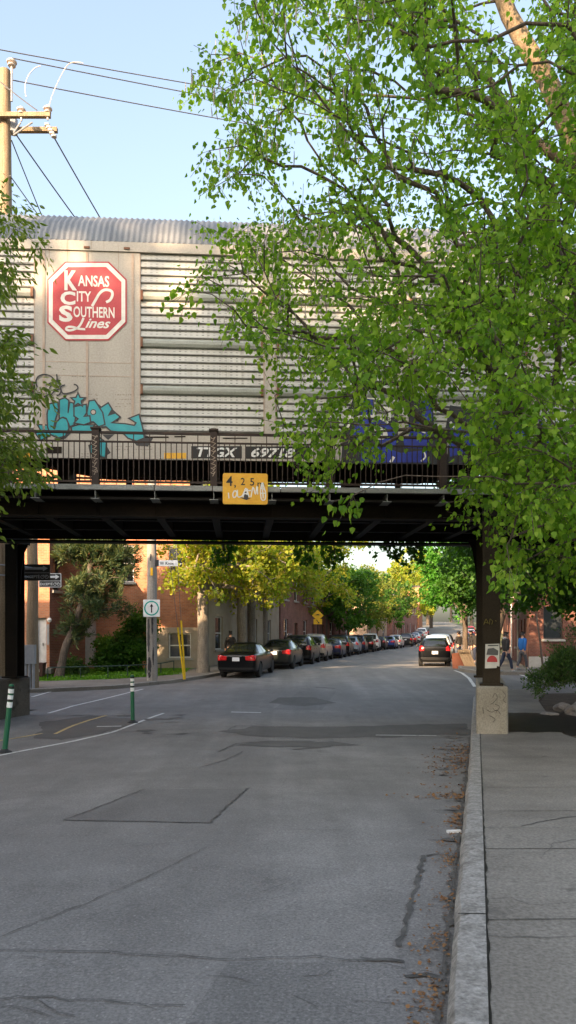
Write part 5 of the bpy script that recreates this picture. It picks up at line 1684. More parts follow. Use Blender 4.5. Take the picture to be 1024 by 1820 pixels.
row_house((2.5, 61.2), (6.1, 73.2), 9, 6.9, 'brick', 'red brick row house with white frames halfway down the left of the street', 2, bay=2.9)
row_house((9.0, 84.5), (12.5, 93.5), 9, 7.4, 'brick_tan', 'tan brick house further down the left of the street past a gap', 3)
row_house((14.0, 99), (21.5, 123), 9, 6.6, 'brick_dark', 'long brown brick house far down the left of the street', 4)
row_house((22.2, 125), (28.2, 155), 9, 7.6, 'brick_orange', 'sunlit orange brick house farthest down the left of the street', 5)
# right side: corner house
rb = empty('brick_house', (11.9, 36, 0), 0, 'red brick corner house with stone base on the right, behind the pedestrians', 'house')
C0_, C1_, C2_, C3_ = (11.75, 36.0), (26, 37.0), (33.5, 66), (19.2, 66)
a_, u_, n_, L_ = wall_frame(C0_, C1_)
def ux3(px):
    k = (px - CX) / F
    return (k * C0_[1] - C0_[0]) / (u_.x - k * u_.y)
zb3 = Z(0, 1167, 36)
wn = (ux3(966), ux3(1001), Z(0, 1136, 36.1), Z(0, 1078, 36.1))
hl = [wn, (wn[0], wn[1], 4.2, 6.0), (4.0, 5.1, wn[2], wn[3]), (4.0, 5.1, 4.2, 6.0), (8, 9.2, 4.2, 6.0), (8, 9.2, wn[2], wn[3])]
mb = MB(); wall_mb(mb, C0_, C1_, zb3, 8.6, hl)
wall_mb(mb, C1_, C2_, -.4, 8.6); wall_mb(mb, C2_, C3_, -.4, 8.6)
dh = [(27.2, 28.3, .2, 2.5), (24.6, 25.7, .2, 2.5), (22.2, 23.2, .9, 2.6), (19.4, 20.4, .9, 2.6), (16, 17, .2, 2.5), (12, 13.1, .9, 2.6), (8, 9, .2, 2.5)] + [(27, 28.1, 4.2, 6.0), (22.2, 23.2, 4.2, 6.0), (16, 17, 4.2, 6), (10, 11, 4.2, 6)]
wall_mb(mb, C3_, C0_, -.4, 8.6, dh)
mb.build('wall', M['brick'], rb)
mb = MB()
q0 = Vector((*C0_, 0)) + n_ * .05 - u_ * .05; q1 = Vector((*C1_, 0)) + n_ * .05
wall_mb(mb, (q0.x, q0.y), (q1.x, q1.y), -.4, zb3); mb.add([q0 + Vector((0, 0, zb3)), q1 + Vector((0, 0, zb3)), q1 - n_ * .06 + Vector((0, 0, zb3)), q0 - n_ * .06 + Vector((0, 0, zb3))], [(0, 1, 2, 3)])
mb.build('stone_base', M['stone'], rb)
for h in hl: window_in(rb, C0_, C1_, *h, M['frame_dark'], bars=0 if h is wn else 1)
for i, h in enumerate(dh):
    if h[2] == .2: door_in(rb, C3_, C0_, *h, M['door_brown'])
    else: window_in(rb, C3_, C0_, *h, M['frame_white'])
roof_slab(rb, [C0_, C1_, C2_, C3_], 8.6, .3)
mb = MB()
for px, Y in ((893, 50), (908, 43)):
    k = (px - CX) / F
    yy = Y; xx = C0_[0] + (C3_[0] - C0_[0]) * (yy - C0_[1]) / (C3_[1] - C0_[1]) - .12
    mb.tube([(xx, yy, .1), (xx, yy, 8.3)], .05, 8)
mb.build('downpipe', M['frame_white'], rb)
row_house((32, 101), (20.6, 67.5), 9, 6.8, 'brick_dark', 'dark brick row house past the corner house on the right of the street', 6)
row_house((42, 148), (32.6, 103), 9, 7, 'brick_tan', 'tan brick row house farthest down the right of the street', 7)
# unseen block added behind the viewer to shade street and train
ab = empty('shade_block', (-12, -17, 0), 0, 'unseen tan brick block added at the left behind the viewer to shade the street', 'shade caster')
q = [(-8.5, -17.0), (-44, -17.0), (-44, -28), (-8.5, -28)]
hl = [(2 + 4 * i, 3.8 + 4 * i, 1.2 + 3.2 * f, 3.0 + 3.2 * f) for i in range(8) for f in range(7)]
mb = MB(); HB = 25.3
wall_mb(mb, q[0], q[1], -.3, HB, hl); wall_mb(mb, q[1], q[2], -.3, HB); wall_mb(mb, q[2], q[3], -.3, HB); wall_mb(mb, q[3], q[0], -.3, HB)
mb.build('wall', M['brick_tan'], ab)
for i, h in enumerate(hl): window_in(ab, q[0], q[1], *h, M['frame_white'], sill=False)
roof_slab(ab, q, HB, .3)

# ================================================================== POLES, WIRES, SIGNS
def wood_pole(x, y, h, r, mat, label, base=None, name='utility_pole'):
    z = zr(y) + .1 if base is None else base
    rt = empty(name, (x, y, z), 0, label, 'utility pole', None)
    mb = MB()
    n = 14
    mb.tube([(x + .012 * math.sin(i * 1.3), y, z - .25 + (h + .25) * i / n) for i in range(n + 1)], [r * (1 - .28 * i / n) for i in range(n + 1)], 12)
    mb.build('shaft', mat, rt, smooth=True)
    return rt
PY = 22.5
px_, pz_ = P(9.5, 126, PY).x, P(9.5, 126, PY).z
tp = wood_pole(px_, PY, pz_ - zr(PY), .235, M['wood_pole'], 'tall sunlit wooden pole with crossarm and insulators above the freight car', zr(PY))
mb = MB()
ca0, ca1 = P(-70, 209, PY - .25), P(90, 209, PY - .25)
mb.box(((ca0.x + ca1.x) / 2, PY - .27, ca0.z + .06), (ca1.x - ca0.x, .13, .13)); mb.box(((ca0.x + ca1.x) / 2 + .04, PY + .27, ca0.z - .02), (ca1.x - ca0.x, .13, .13))
mb.build('crossarm', M['wood_pole'], tp)
def insulator(p, parent, s=1.0):
    mb = MB()
    mb.lathe([(.03, -.2 * s), (.035, 0), (.10 * s, .015), (.105 * s, .04), (.06 * s, .06), (.06 * s, .09), (.13 * s, .11), (.135 * s, .14), (.07 * s, .16), (.07 * s, .2), (.03 * s, .22)], p, 12)
    mb.build('insulator', M['insul'], parent, smooth=True)
insulator(P(21, 118, PY - .3), tp, 1.15); insulator(P(38, 203, PY - .27) , tp); insulator(P(85, 201, PY - .27), tp)
mb = MB(); mb.tube([P(21, 116, PY - .3), P(21, 180, PY - .28)], .03, 6); mb.build('pin', M['galv'], tp)
mb = MB(); mb.tube([P(58, 217, PY - .27), P(24, 240, PY - .22)], .025, 6); mb.tube([P(37, 217, PY - .27), P(24, 236, PY - .22)], .025, 6); mb.build('arm_brace', M['galv'], tp)
mb = MB(); mb.lathe([(.05, -.25), (.15, -.2), (.15, .2), (.05, .25)], P(23, 225, PY + .1), 8); mb.build('transformer_clamp', M['sheath'], tp)
mb = MB()
for i, t in enumerate(np.linspace(0, 1, 5)):
    p = P(84 + 12 * t, 222 + 20 * t, PY - .3); mb.lathe([(.02, -.07), (.085, -.03), (.085, .02), (.02, .05)], p, 8)
mb.build('insulator', M['insul'], tp, smooth=True)
def wire(name, p0, p1, sag, r, label, group=None, n=18):
    pts = [Vector(p0).lerp(Vector(p1), i / n) - Vector((0, 0, sag * 4 * (i / n) * (1 - i / n))) for i in range(n + 1)]
    mb = MB(); mb.tube(pts, r, 5)
    return tag(mb.build(name, M['wire']), label, 'wire', group)
wire('power_line', P(-60, 77, PY), P(1100, 262, 33), .2, .017, 'topmost dark power line crossing the pale sky above the freight car')
wire('power_line', P(21, 103, PY - .3), P(1100, 290, 33), .2, .017, 'second power line in the sky, running from the top insulator of the pole')
wire('power_line', P(21, 142, PY - .2), P(1100, 320, 33), .2, .017, 'lowest of the three power lines running off to the right in the sky')
wire('drop_wire', P(95, 242, PY - .3), P(330, 640, 31), .1, .022, 'slanting wire dropping from the insulator string at the crossarm end')
wire('drop_wire', P(28, 238, PY - .2), P(250, 540, 30), .1, .022, 'slanting wire dropping from the pole just under the crossarm brace')
wire('drop_wire', P(20, 248, PY - .2), P(150, 560, 30), .1, .018, 'steepest slanting wire dropping behind the freight car roof beside the pole')
wire('drop_wire', P(18, 312, PY - .2), P(120, 455, 30), .0, .018, 'lowest slanting wire leaving the pole just above the leaves')
wire('drop_wire', P(0, 145, PY - .3), P(66, 196, PY - .3), .02, .018, 'short wire slanting from the pole top down to the crossarm')
def jumper(pts, label):
    mb = MB(); mb.tube([P(x, y, PY - .3) for x, y in smooth_line(pts, 5)], .014, 5)
    tag(mb.build('jumper_wire', M['insul']), label, 'wire')
jumper([(46, 172), (45, 150), (52, 132), (62, 121), (72, 117)], 'short pale curved jumper wire nearer the pole top')
jumper([(87, 190), (92, 172), (102, 148), (112, 128), (122, 114), (134, 110), (148, 112)], 'long pale curved jumper wire rising from the crossarm end to the top power line')

# corner pole with grey sheath
cp = wood_pole(P(58, 1230, 26).x, 26, 8.6, .215, M['wood_pole'], 'wooden corner pole with grey conduit at its foot, carrying the white edged one way sign', zr(26) + .1)
mb = MB(); c = P(53, 1150, 25.78)
mb.bx(c.x - .21, c.x + .2, 25.68, 25.86, Z(0, 1180, 25.8), Z(0, 1146, 25.8))
for k in range(3): mb.tube([(c.x - .13 + .13 * k, 25.76, zr(26)), (c.x - .13 + .13 * k, 25.76, Z(0, 1180, 25.8))], .055, 8)
mb.build('conduit', M['sheath'], cp)
def one_way(px0, px1, py0, py1, Y, label, bracket_to, dim):
    c = P((px0 + px1) / 2, (py0 + py1) / 2, Y)
    rt = empty('one_way_sign', c, 0, label, 'sign')
    k = Y / F
    w_, h_ = (px1 - px0) * k, (py1 - py0) * k
    mb = MB(); mb.prism(rrect(-w_ / 2, w_ / 2, -h_ / 2, h_ / 2, .03), lambda u, v, t: Vector((u, t, v)), -.008, .008)
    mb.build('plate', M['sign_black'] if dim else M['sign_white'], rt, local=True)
    fg = M['sheath'] if dim else M['sign_white']  # deep shade put into grey lettering in place of white
    if not dim:
        mb = MB()
        poly_mb(mb, rrect(-w_ / 2 + .025, w_ / 2 - .025, -h_ / 2 + .025, -.03, .02), f2(-.010)); poly_mb(mb, rrect(-w_ / 2 + .025, w_ / 2 - .025, -.012, h_ / 2 - .025, .02), f2(-.010))
        mb.build('panel', M['sign_black'], rt, local=True)
    mb = MB()
    a = w_ * .42
    zc_, t_ = h_ * .25, h_ * .075
    poly_mb(mb, [(-a, zc_ - t_), (a * .58, zc_ - t_), (a * .58, zc_ - t_ * 2.3), (a, zc_), (a * .58, zc_ + t_ * 2.3), (a * .58, zc_ + t_), (-a, zc_ + t_)], f2(-.013))
    text_mb(mb, 'EXCEPTÉ', -w_ * .44, w_ * .12, -h_ * .36, -h_ * .13, f2(-.013), bold=.03)
    for sx in (.22, .38):
        pts = [(w_ * sx + .062 * w_ * math.cos(t * .6283), -h_ * .27 + .062 * w_ * math.sin(t * .6283)) for t in range(11)]
        brush_mb(mb, pts, .016, f2(-.0134 - sx * .001))
    brush_mb(mb, [(w_ * .22, -h_ * .27), (w_ * .27, -h_ * .15), (w_ * .33, -h_ * .27), (w_ * .38, -h_ * .27), (w_ * .35, -h_ * .13)], .014, f2(-.0142))
    if dim: brush_mb(mb, [(-w_ * .48, -.01), (w_ * .48, -.01)], .012, f2(-.0138))
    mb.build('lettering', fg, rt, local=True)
    mb = MB()
    for zz in (-h_ * .3, h_ * .3): mb.tube([(-.1, .012, zz), (bracket_to[0], bracket_to[1], zz)], .014, 6)
    mb.build('bracket', M['galv'], rt, local=True)
one_way(41, 89, 1003, 1032, 20.3, 'black one way sign with arrow greyed for the deep shade, fixed beside the bridge column', (-.72, -.9), True)
one_way(69, 109, 1019, 1044, 25.65, 'white edged one way sign reading EXCEPTÉ bicycles on the wooden corner pole', (-.45, .2), False)

# weathered pole with the straight-ahead sign
GX, GY = P(270, 1208, 28.6).x, 28.6
gpole = wood_pole(GX, GY, 9.5, .215, M['wood_pole_grey'], 'grey weathered wooden pole at the corner with a green ring arrow sign', zr(GY) + .12)
mb = MB(); c = P(269.5, 1016, GY - .24); mb.box(c, (.09, .03, .30)); mb.build('pole_tag', M['hump_yellow'], gpole)
mb = MB()
rq = random.Random(2)
for (x_, za, zb_, w_) in ((-.10, 1100, 1158, .10), (.05, 1098, 1128, .07), (-.06, 1168, 1204, .13), (.09, 1150, 1182, .05), (-.02, 985, 998, .05)):
    z0_, z1_ = Z(0, zb_, GY), Z(0, za, GY)
    n = 9
    L_, R_ = [], []
    for i in range(n + 1):
        t = i / n; ww = w_ * math.sin(math.pi * (t * .9 + .05)) ** .5
        L_.append((x_ - ww * rq.uniform(.3, .7), z0_ + (z1_ - z0_) * t)); R_.append((x_ + ww * rq.uniform(.3, .7), z0_ + (z1_ - z0_) * t))
    def skin_(u, z): return Vector((GX + u, GY - math.sqrt(max(.0, .212 ** 2 - u * u)) - .004, z))
    mb.add([skin_(*q) for q in L_] + [skin_(*q) for q in R_], [(i, i + n + 1, i + n + 2, i + 1) for i in range(n)])
mb.build('peeling_bark', M['ink'], gpole)
c = P(269.5, 1081, GY - .27)
rt = empty('arrow_sign', c, 0, 'white square sign with green ring and straight ahead arrow on the grey pole', 'sign')
mb = MB(); mb.prism(rrect(-.32, .32, -.33, .33, .03), lambda u, v, t: Vector((u, t, v)), -.008, .008); mb.build('plate', M['sign_white'], rt, local=True)
mb = MB()
n = 40
mb.add([Vector((r * math.cos(2 * math.pi * i / n), -.011, r * math.sin(2 * math.pi * i / n))) for r in (.235, .285) for i in range(n)], [(i, (i + 1) % n, n + (i + 1) % n, n + i) for i in range(n)])
mb.build('ring', M['sign_green'], rt, local=True)
mb = MB(); poly_mb(mb, [(-.022, -.17), (.022, -.17), (.022, .06), (.07, .06), (0, .17), (-.07, .06), (-.022, .06)], f2(-.012)); mb.build('arrow', M['black'], rt, local=True)
c = P(299, 1001, GY - .1)
rt = empty('street_name_sign', c, 0, 'small white street name sign reading Knox on the grey pole', 'sign')
mb = MB(); mb.prism(rrect(-.37, .37, -.115, .115, .015), lambda u, v, t: Vector((u, t, v)), -.01, .01); mb.build('plate', M['sign_white'], rt, local=True)
mb = MB(); text_mb(mb, 'Knox', -.10, .22, -.06, .05, f2(-.013), bold=.02); mb.build('lettering', M['black'], rt, local=True)
mb = MB(); poly_mb(mb, rrect(-.31, -.17, -.05, .05, .02), f2(-.013)); mb.build('emblem', M['sheath'], rt, local=True)
mb = MB(); mb.box((-.43, .0, 0), (.13, .05, .26)); mb.build('bracket', M['trim'], rt, local=True)
# guy wires with yellow guards
for i, (t0, t1, top, lab) in enumerate((((316, 1115), (327, 1200), (272, 900), 'yellow guy wire guard leaning left of its pair beside the maple'), ((322, 1103), (329, 1198), (276, 880), 'yellow guy wire guard leaning right of its pair beside the maple'))):
    Y0 = 29.2 + .12 * i
    a, b_ = P(*t0, Y0), P(*t1, Y0); b_.z = zr(Y0) + .12
    rt = empty('guy_wire', b_, 0, lab, 'guy wire', None)
    mb = MB(); mb.tube([b_, a], [.036, .036], 8); mb.build('guard', M['guy_yellow'], rt)
    mb = MB(); mb.tube([b_.lerp(a, .98), a + (a - b_) * 3.6], .012, 5); mb.build('cable', M['wire'], rt)
# speed hump warning
HYp, HX = 55.0, P(565, 1100, 55).x
c = P(565, 1094, HYp - .06)
rt = empty('warning_sign', (HX, HYp, zr(HYp) + .12), 0, 'yellow diamond speed hump sign with small yellow tab below', 'sign')
mb = MB(); mb.tube([(HX, HYp, zr(HYp)), (HX, HYp, c.z + .45)], .04, 8); mb.build('post', M['trim'], rt)
mb = MB(); mb.prism([(-.43, 0), (0, -.43), (.43, 0), (0, .43)], lambda u, v, t: Vector((c.x + u, c.y + t, c.z + v)), -.01, .01); pl = mb.build('plate', M['hump_yellow'], rt)
mb = MB(); poly_mb(mb, [(-.2, .02), (.2, .02), (.2, .05), (.1, .06), (.05, .10), (-.05, .10), (-.1, .06), (-.2, .05)], lambda u, v: Vector((c.x + u, c.y - .014, c.z + v))); mb.build('symbol', M['black'], rt)
zt_ = Z(0, 1104, HYp)
mb = MB(); mb.bx(c.x - .32, c.x + .32, c.y - .012, c.y + .008, zt_ - .24, zt_ + .16); mb.build('tab', M['hump_yellow'], rt)
mb = MB(); poly_mb(mb, [(-.12, .10), (-.08, .13), (.07, -.06), (.11, -.03), (.12, -.16), (-.01, -.14), (.03, -.10)], lambda u, v: Vector((c.x + u, c.y - .0165, zt_ - .02 + v))); mb.build('symbol', M['black'], rt)
# flexible posts
def flex(base, top, label):
    bx_, by_ = G(*base); z = zr(by_)
    t = P(top[0], top[1], by_)
    rt = empty('flexible_post', (bx_, by_, z), 0, label, 'bollard', None)
    B = Vector((bx_, by_, z)); ax = t - B
    mb = MB(); mb.lathe([(.13, 0), (.13, .02), (.07, .05), (.055, .07)], B, 12); mb.build('base', M['trim'], rt)
    mb = MB(); mb.tube([B + ax * .03, B + ax * .985, B + ax], [.048, .046, .03], 12); mb.build('shaft', M['post_green'], rt, smooth=True)
    mb = MB()
    for q0, q1 in ((.66, .74), (.78, .84), (.87, .93)): mb.tube([B + ax * q0, B + ax * q1], .049, 12)
    mb.build('reflective_band', M['sign_white'], rt)
    mb = MB(); mb.tube([B + ax * .75, B + ax * .775], .0488, 12); mb.tube([B + ax * .94, B + ax * .97], .0488, 12); mb.build('dark_band', M['black'], rt)
flex((236, 1285), (235, 1200), 'upright green flexible post with white bands at the end of the bike lane line')
flex((8, 1338), (21, 1216), 'leaning green flexible post with white bands in front of the stained plinth')
# pipe fence round the lawn
rt = empty('pipe_fence', (-6.2, 30.0, 0), 0, 'low dark green pipe fence along the corner lawn', 'fence')
fp = [(-9.35, 28.75), (-8.2, 29.2), (-7.2, 29.55), (-6.5, 29.95), (-5.9, 30.6), (-5.4, 31.4), (-5.1, 33)]
mb = MB(); mb.tube([(x, y, zr(y) + .62) for x, y in fp], .025, 6); mb.build('top_rail', M['fence_green'], rt)
for x, y in fp:
    mb = MB(); mb.tube([(x, y, zr(y) + .05), (x, y, zr(y) + .61)], .022, 6); mb.build('post', M['fence_green'], rt)
rt = empty('pipe_barrier', (P(68, 1215, 26.3).x, 26.3, zr(26.3) + .12), 0, 'short bent pipe at the kerb beside the corner pole', 'barrier')
mb = MB(); q = rt.location; mb.tube([q + Vector((-.25, 0, .1)), q + Vector((-.2, 0, .22)), q + Vector((0, 0, .22)), q], .03, 6); mb.build('pipe', M['trim'], rt)
# bin by the white door
c = P(70, 1197, 30.0)
rt = empty('wheeled_bin', (c.x, 30.0, zr(30) + .14), 0, 'small dark brown wheeled bin on the lawn before the white door', 'bin')
q = rt.location
mb = MB(); mb.add([q + Vector(v) for v in [(-.17, -.15, .04), (.17, -.15, .04), (.17, .15, .04), (-.17, .15, .04), (-.22, -.2, .55), (.22, -.2, .55), (.22, .2, .55), (-.22, .2, .55)]], [(0, 1, 2, 3), (4, 5, 6, 7), (0, 1, 5, 4), (1, 2, 6, 5), (2, 3, 7, 6), (3, 0, 4, 7)]); mb.build('body', M['bin'], rt, bevel=.015)
mb = MB(); mb.box(q + Vector((0, 0, .575)), (.48, .44, .04)); mb.build('lid', M['bin'], rt)
mb = MB(); brush_mb(mb, [(-.05, .2), (-.05, .32), (.05, .32), (.05, .2)], .025, lambda u, v: q + Vector((u, -.195 + (.3 - v) * .1, v + .02))); mb.build('mark', M['sign_white'], rt)
# boards leaning by the black hatchback
c = P(832, 1190, 36.8)
rt = empty('leaning_board', (c.x, 36.8, .14), 0, 'pale wooden board leaning on the red panel by the parked black hatchback', 'board')
def board(rt, Y, quad, mat, name, th=.05, slats=4):
    mb = MB()
    a, b_, c_, d_ = [P(*q, Y) for q in quad]
    for i in range(slats):
        f0, f1 = i / slats + .01, (i + 1) / slats - .01
        q = [a.lerp(b_, f0), a.lerp(b_, f1), d_.lerp(c_, f1), d_.lerp(c_, f0)]
        lean = lambda p: p + Vector((0, (p.z - a.z) * .25, 0))
        q = [lean(p) for p in q]
        mb.add(q + [p + Vector((0, th, 0)) for p in q], [(0, 1, 2, 3), (7, 6, 5, 4), (0, 4, 5, 1), (1, 5, 6, 2), (2, 6, 7, 3), (3, 7, 4, 0)])
    return mb.build(name, mat, rt)
board(rt, 36.8, ((828, 1189), (848, 1189), (836, 1155), (815, 1155)), M['crate_wood'], 'planks')
mb = MB()
for (p0, p1) in (((829, 1186), (850, 1186)), ((815, 1158), (838, 1158))):
    a, b_ = P(*p0, 36.74), P(*p1, 36.74); y = (a.z - .1) * .25
    mb.box((a + b_) / 2 + Vector((0, y - .02, 0)), ((b_ - a).x, .05, .10))
mb.build('batten', M['crate_wood'], rt)
rt = empty('board', (P(812, 1190, 37.1).x, 37.1, .14), 0, 'reddish brown panel standing between the black hatchback and the pale board', 'board')
board(rt, 37.1, ((805, 1189), (828, 1189), (818, 1160), (805, 1162)), M['crate_red'], 'panel', .06, 1)
# sticker and paint on the column
s_, d_ = W2B(4.13, 15.02)
pt0 = P(862, 1188, 14.82); pt1 = P(887, 1144, 14.82)
rt = empty('poster', ((pt0.x + pt1.x) / 2, 14.80, (pt0.z + pt1.z) / 2), R(-14), 'torn white poster with red and black print stuck on the bridge column', 'poster')
w_, h_ = pt1.x - pt0.x, pt1.z - pt0.z
mb = MB(); mb.prism([(-w_ / 2, -h_ / 2), (w_ * .3, -h_ / 2 + .01), (w_ * .33, -h_ * .40), (w_ / 2, -h_ * .42), (w_ / 2, h_ / 2), (-w_ / 2 + .01, h_ / 2 - .01)], lambda u, v, t: Vector((u, t, v)), -.004, .0); mb.build('paper', M['paper_white'], rt, local=True)
mb = MB(); poly_mb(mb, [(w_ * .36 * math.cos(t), -h_ * .22 + h_ * .24 * max(-.1, math.sin(t))) for t in np.linspace(-.3, math.pi + .3, 14)], f2(-.0065)); mb.build('print', M['poster_red'], rt, local=True)
mb = MB(); poly_mb(mb, [(-w_ * .40, h_ * .05), (w_ * .40, h_ * .03), (w_ * .42, h_ * .22), (w_ * .1, h_ * .33), (-w_ * .3, h_ * .30)], f2(-.0065)); poly_mb(mb, [(-w_ * .3, h_ * .40), (w_ * .42, h_ * .40), (w_ * .42, h_ * .45), (-w_ * .3, h_ * .45)], f2(-.0066)); mb.build('print', M['poster_grey'], rt, local=True)
mb = MB()
for pts in ([(860, 1110), (864, 1100), (868, 1108), (862, 1106)], [(870, 1110), (871, 1100), (876, 1104), (874, 1110)], [(880, 1103), (887, 1106)]):
    for a, b_ in zip(pts, pts[1:]): mb.tube([P(*a, 14.835), P(*b_, 14.835)], .008, 4)
o = mb.build('graffiti_tag', plain('faded yellow marker', (.13, .10, .012), .7)); o.parent = bridge; o.matrix_parent_inverse = (Matrix.Translation(BO) @ Matrix.Rotation(BA, 4, 'Z')).inverted()
# rocks, stake
mb_r = 0
for i, (px, py, Y, s, lab) in enumerate(((1003, 1246, 19.6, .26, 'grey rock at the edge of the soil bed under the bush'), (975, 1262, 18.4, .22, 'flat pale stone on the soil beside the sidewalk'), (1035, 1262, 18.6, .4, 'dark boulder at the right edge of the soil bed'))):
    bm = bmesh.new(); bmesh.ops.create_icosphere(bm, subdivisions=3, radius=s)
    for v in bm.verts: v.co *= 1 + .35 * mnoise.noise(v.co * 2.3 / s * .5 + Vector((i * 9, 0, 0))); v.co.z *= .62 if i != 1 else .2
    me = bpy.data.meshes.new('rock'); bm.to_mesh(me); bm.free()
    o = tag(link('rock', me, M['rock']), lab, 'rock'); c = P(px, py, Y); o.location = (c.x, Y, zr(Y) + .1 + s * .2)
rt = empty('tree_stake', (P(966, 1192, 33).x, 33.6, .05), 0, 'thin dark stake leaning beside the brick corner house', 'stake')
mb = MB(); mb.tube([P(966, 1194, 33.6), P(960, 1140, 33.6), P(953, 1090, 33.6)], [.05, .045, .035], 7); mb.build('shaft', M['bark'], rt)
# ================================================================== CARS
def paint(name, c, rough=.28, metal=.35):
    m = plain(name, c, rough + .06, metal, .04, .18)
    if max(c) < .06: m.node_tree.nodes['Principled BSDF'].inputs['Specular IOR Level'].default_value = .25
    return m
KP = dict(black=paint('black car paint', (.004, .0045, .006)), charcoal=paint('charcoal car paint', (.022, .026, .025)), darkgrey=paint('dark grey car paint', (.03, .03, .032)),
          champagne=paint('champagne car paint', (.36, .32, .28)), navy=paint('navy car paint', (.012, .018, .06)), silver=paint('silver car paint', (.42, .43, .45)),
          white=paint('white car paint', (.68, .68, .67), .3, 0), blue=paint('blue car paint', (.02, .05, .20)), red=paint('red car paint', (.32, .015, .02)), grey=paint('grey car paint', (.16, .165, .17)), burgundy=paint('burgundy car paint', (.10, .012, .02)), silverblue=paint('pale blue car paint', (.24, .30, .38)))
LC = [(30.8, -2.2), (45.4, 1.2), (60, 4.7), (75, 8.3), (86, 12), (93, 14.6), (120, 22), (150, 28), (200, 36)]
RC = [(38.5, 7.65), (60, 12.6), (75, 16.2), (86, 20.0), (93, 22.8), (120, 29.8), (150, 35.8), (200, 43.8)]
def along(line, y):
    for (y0, x0), (y1, x1) in zip(line, line[1:]):
        if y <= y1 or (y1, x1) == line[-1]:
            t = (y - y0) / (y1 - y0)
            return x0 + (x1 - x0) * t, math.atan2(x1 - x0, y1 - y0)
def park(line, y, kind, col, label, group, scale=1.0, dx=0.0, yaw=.75, **kw):
    x, a = along(line, y)
    o = make_car(kind, (x + dx, y, zr(y)), -a, KP[col], label, group, (scale, scale, scale), **kw)
    p = math.atan2(zr(y + 4) - zr(y), 4)
    o.rotation_euler = (p, 0, -a * yaw)
    return o
GL, GR_ = 'cars parked along the left kerb', 'cars parked along the right kerb'
x = park(LC, 30.9, 'sedan', 'black', 'black sedan with red tail lamps, nearest of the parked cars on the left', GL)
park(LC, 36.2, 'sedan', 'charcoal', 'dark grey green sedan parked right in front of the black sedan', GL, dx=.25)
park(LC, 41.0, 'suv', 'black', 'dark grey suv parked between the grey green sedan and the champagne suv', GL, .97, dx=.25, roofrail=True)
park(LC, 46.0, 'suv', 'champagne', 'champagne suv with pale bumper in the row on the left', GL, dx=.1)
park(LC, 51.0, 'sedan', 'navy', 'navy blue car hidden behind the champagne suv', GL, .95, dx=.3)
park(LC, 55.6, 'suv', 'black', 'black suv parked past the champagne suv', GL, .97, dx=.1)
park(LC, 60.4, 'hatch', 'silverblue', 'pale blue hatchback parked past the black suv', GL, dx=.15)
park(LC, 64.6, 'suv', 'navy', 'navy suv parked behind the white suv', GL, .95, dx=.1)
park(LC, 69.2, 'sedan', 'black', 'black sedan parked just before the white suv', GL, dx=.25)
park(LC, 73.8, 'suv', 'white', 'white suv standing out in the far row on the left', GL, 1.05, dx=.1)
park(LC, 78.6, 'hatch', 'darkgrey', 'dark hatchback just beyond the white suv', GL, .97)
park(LC, 82.7, 'sedan', 'blue', 'bright blue sedan in the far row on the left', GL, dx=.2)
park(LC, 87.4, 'suv', 'silver', 'silver suv at the far end of the row, past the blue sedan', GL, .93)
park(LC, 94.5, 'suv', 'darkgrey', 'dark pickup like vehicle standing past the gap far down on the left', GL, 1.0)
park(LC, 100, 'sedan', 'burgundy', 'burgundy sedan far up the hill on the left', GL)
park(LC, 105.5, 'sedan', 'silver', 'silver sedan far up the hill on the left', GL)
park(LC, 111, 'hatch', 'grey', 'grey hatchback far up the hill on the left', GL)
park(LC, 116.5, 'suv', 'white', 'white suv far up the hill on the left', GL)
park(LC, 122, 'sedan', 'black', 'black sedan farthest up the hill on the left', GL)
park(RC, 38.6, 'hatch', 'black', 'black hatchback with glowing red tail lamps parked alone at the right kerb', GR_, 1.0, name='parked_car')
park(RC, 44.2, 'suv', 'white', 'white suv parked in front of the black hatchback', GR_, .96, dx=-.05)
park(RC, 50.0, 'suv', 'silverblue', 'pale blue suv parked on the right past the white suv', GR_, 1.0)
park(RC, 56.0, 'sedan', 'grey', 'grey sedan on the right hidden past the pale blue suv', GR_)
park(RC, 62.0, 'suv', 'black', 'black suv farther up the right kerb', GR_)
park(RC, 98, 'suv', 'navy', 'navy suv high up the hill on the right', GR_)
park(RC, 104, 'suv', 'red', 'red suv high up the hill on the right', GR_)
park(RC, 110, 'sedan', 'white', 'white sedan high up the hill on the right', GR_)
park(RC, 116, 'sedan', 'silver', 'silver sedan high up the hill on the right', GR_)
park(RC, 124, 'suv', 'red', 'red suv farthest up the hill on the right', GR_)

# ================================================================== PEOPLE
def at(px, Y): return (P(px, 1190, Y).x, Y, zr(Y) + .135)
person(at(899, 33.0), R(-70), 'pedestrian in black hoodie with grey hood and dark jeans walking past the column', 1.76, 'jacket_black', 'jeans', .26, hood='hood_grey')
person(at(928.5, 34.0), R(-65), 'pedestrian in bright blue jacket and grey trousers seen from behind', 1.75, 'jacket_blue', 'trousers_grey', .16)
person(at(838, 40.5), R(100), 'person in black standing left of the column beside the maple trunk', 1.72, 'jacket_black', 'trousers_grey', .05)
person(at(847, 39.6), R(170), 'person in black clothes half hidden behind the bridge column', 1.78, 'jacket_black', 'jeans', .10)
person(at(816, 44.0), R(30), 'person in black walking beyond the black hatchback', 1.70, 'jacket_black', 'jeans', .18)
person((P(410, 1190, 37.0).x, 37.0, zr(37) + .12), R(10), 'person in dark clothes walking between the trees behind the black sedan', 1.74, 'jacket_black', 'jeans', .2)

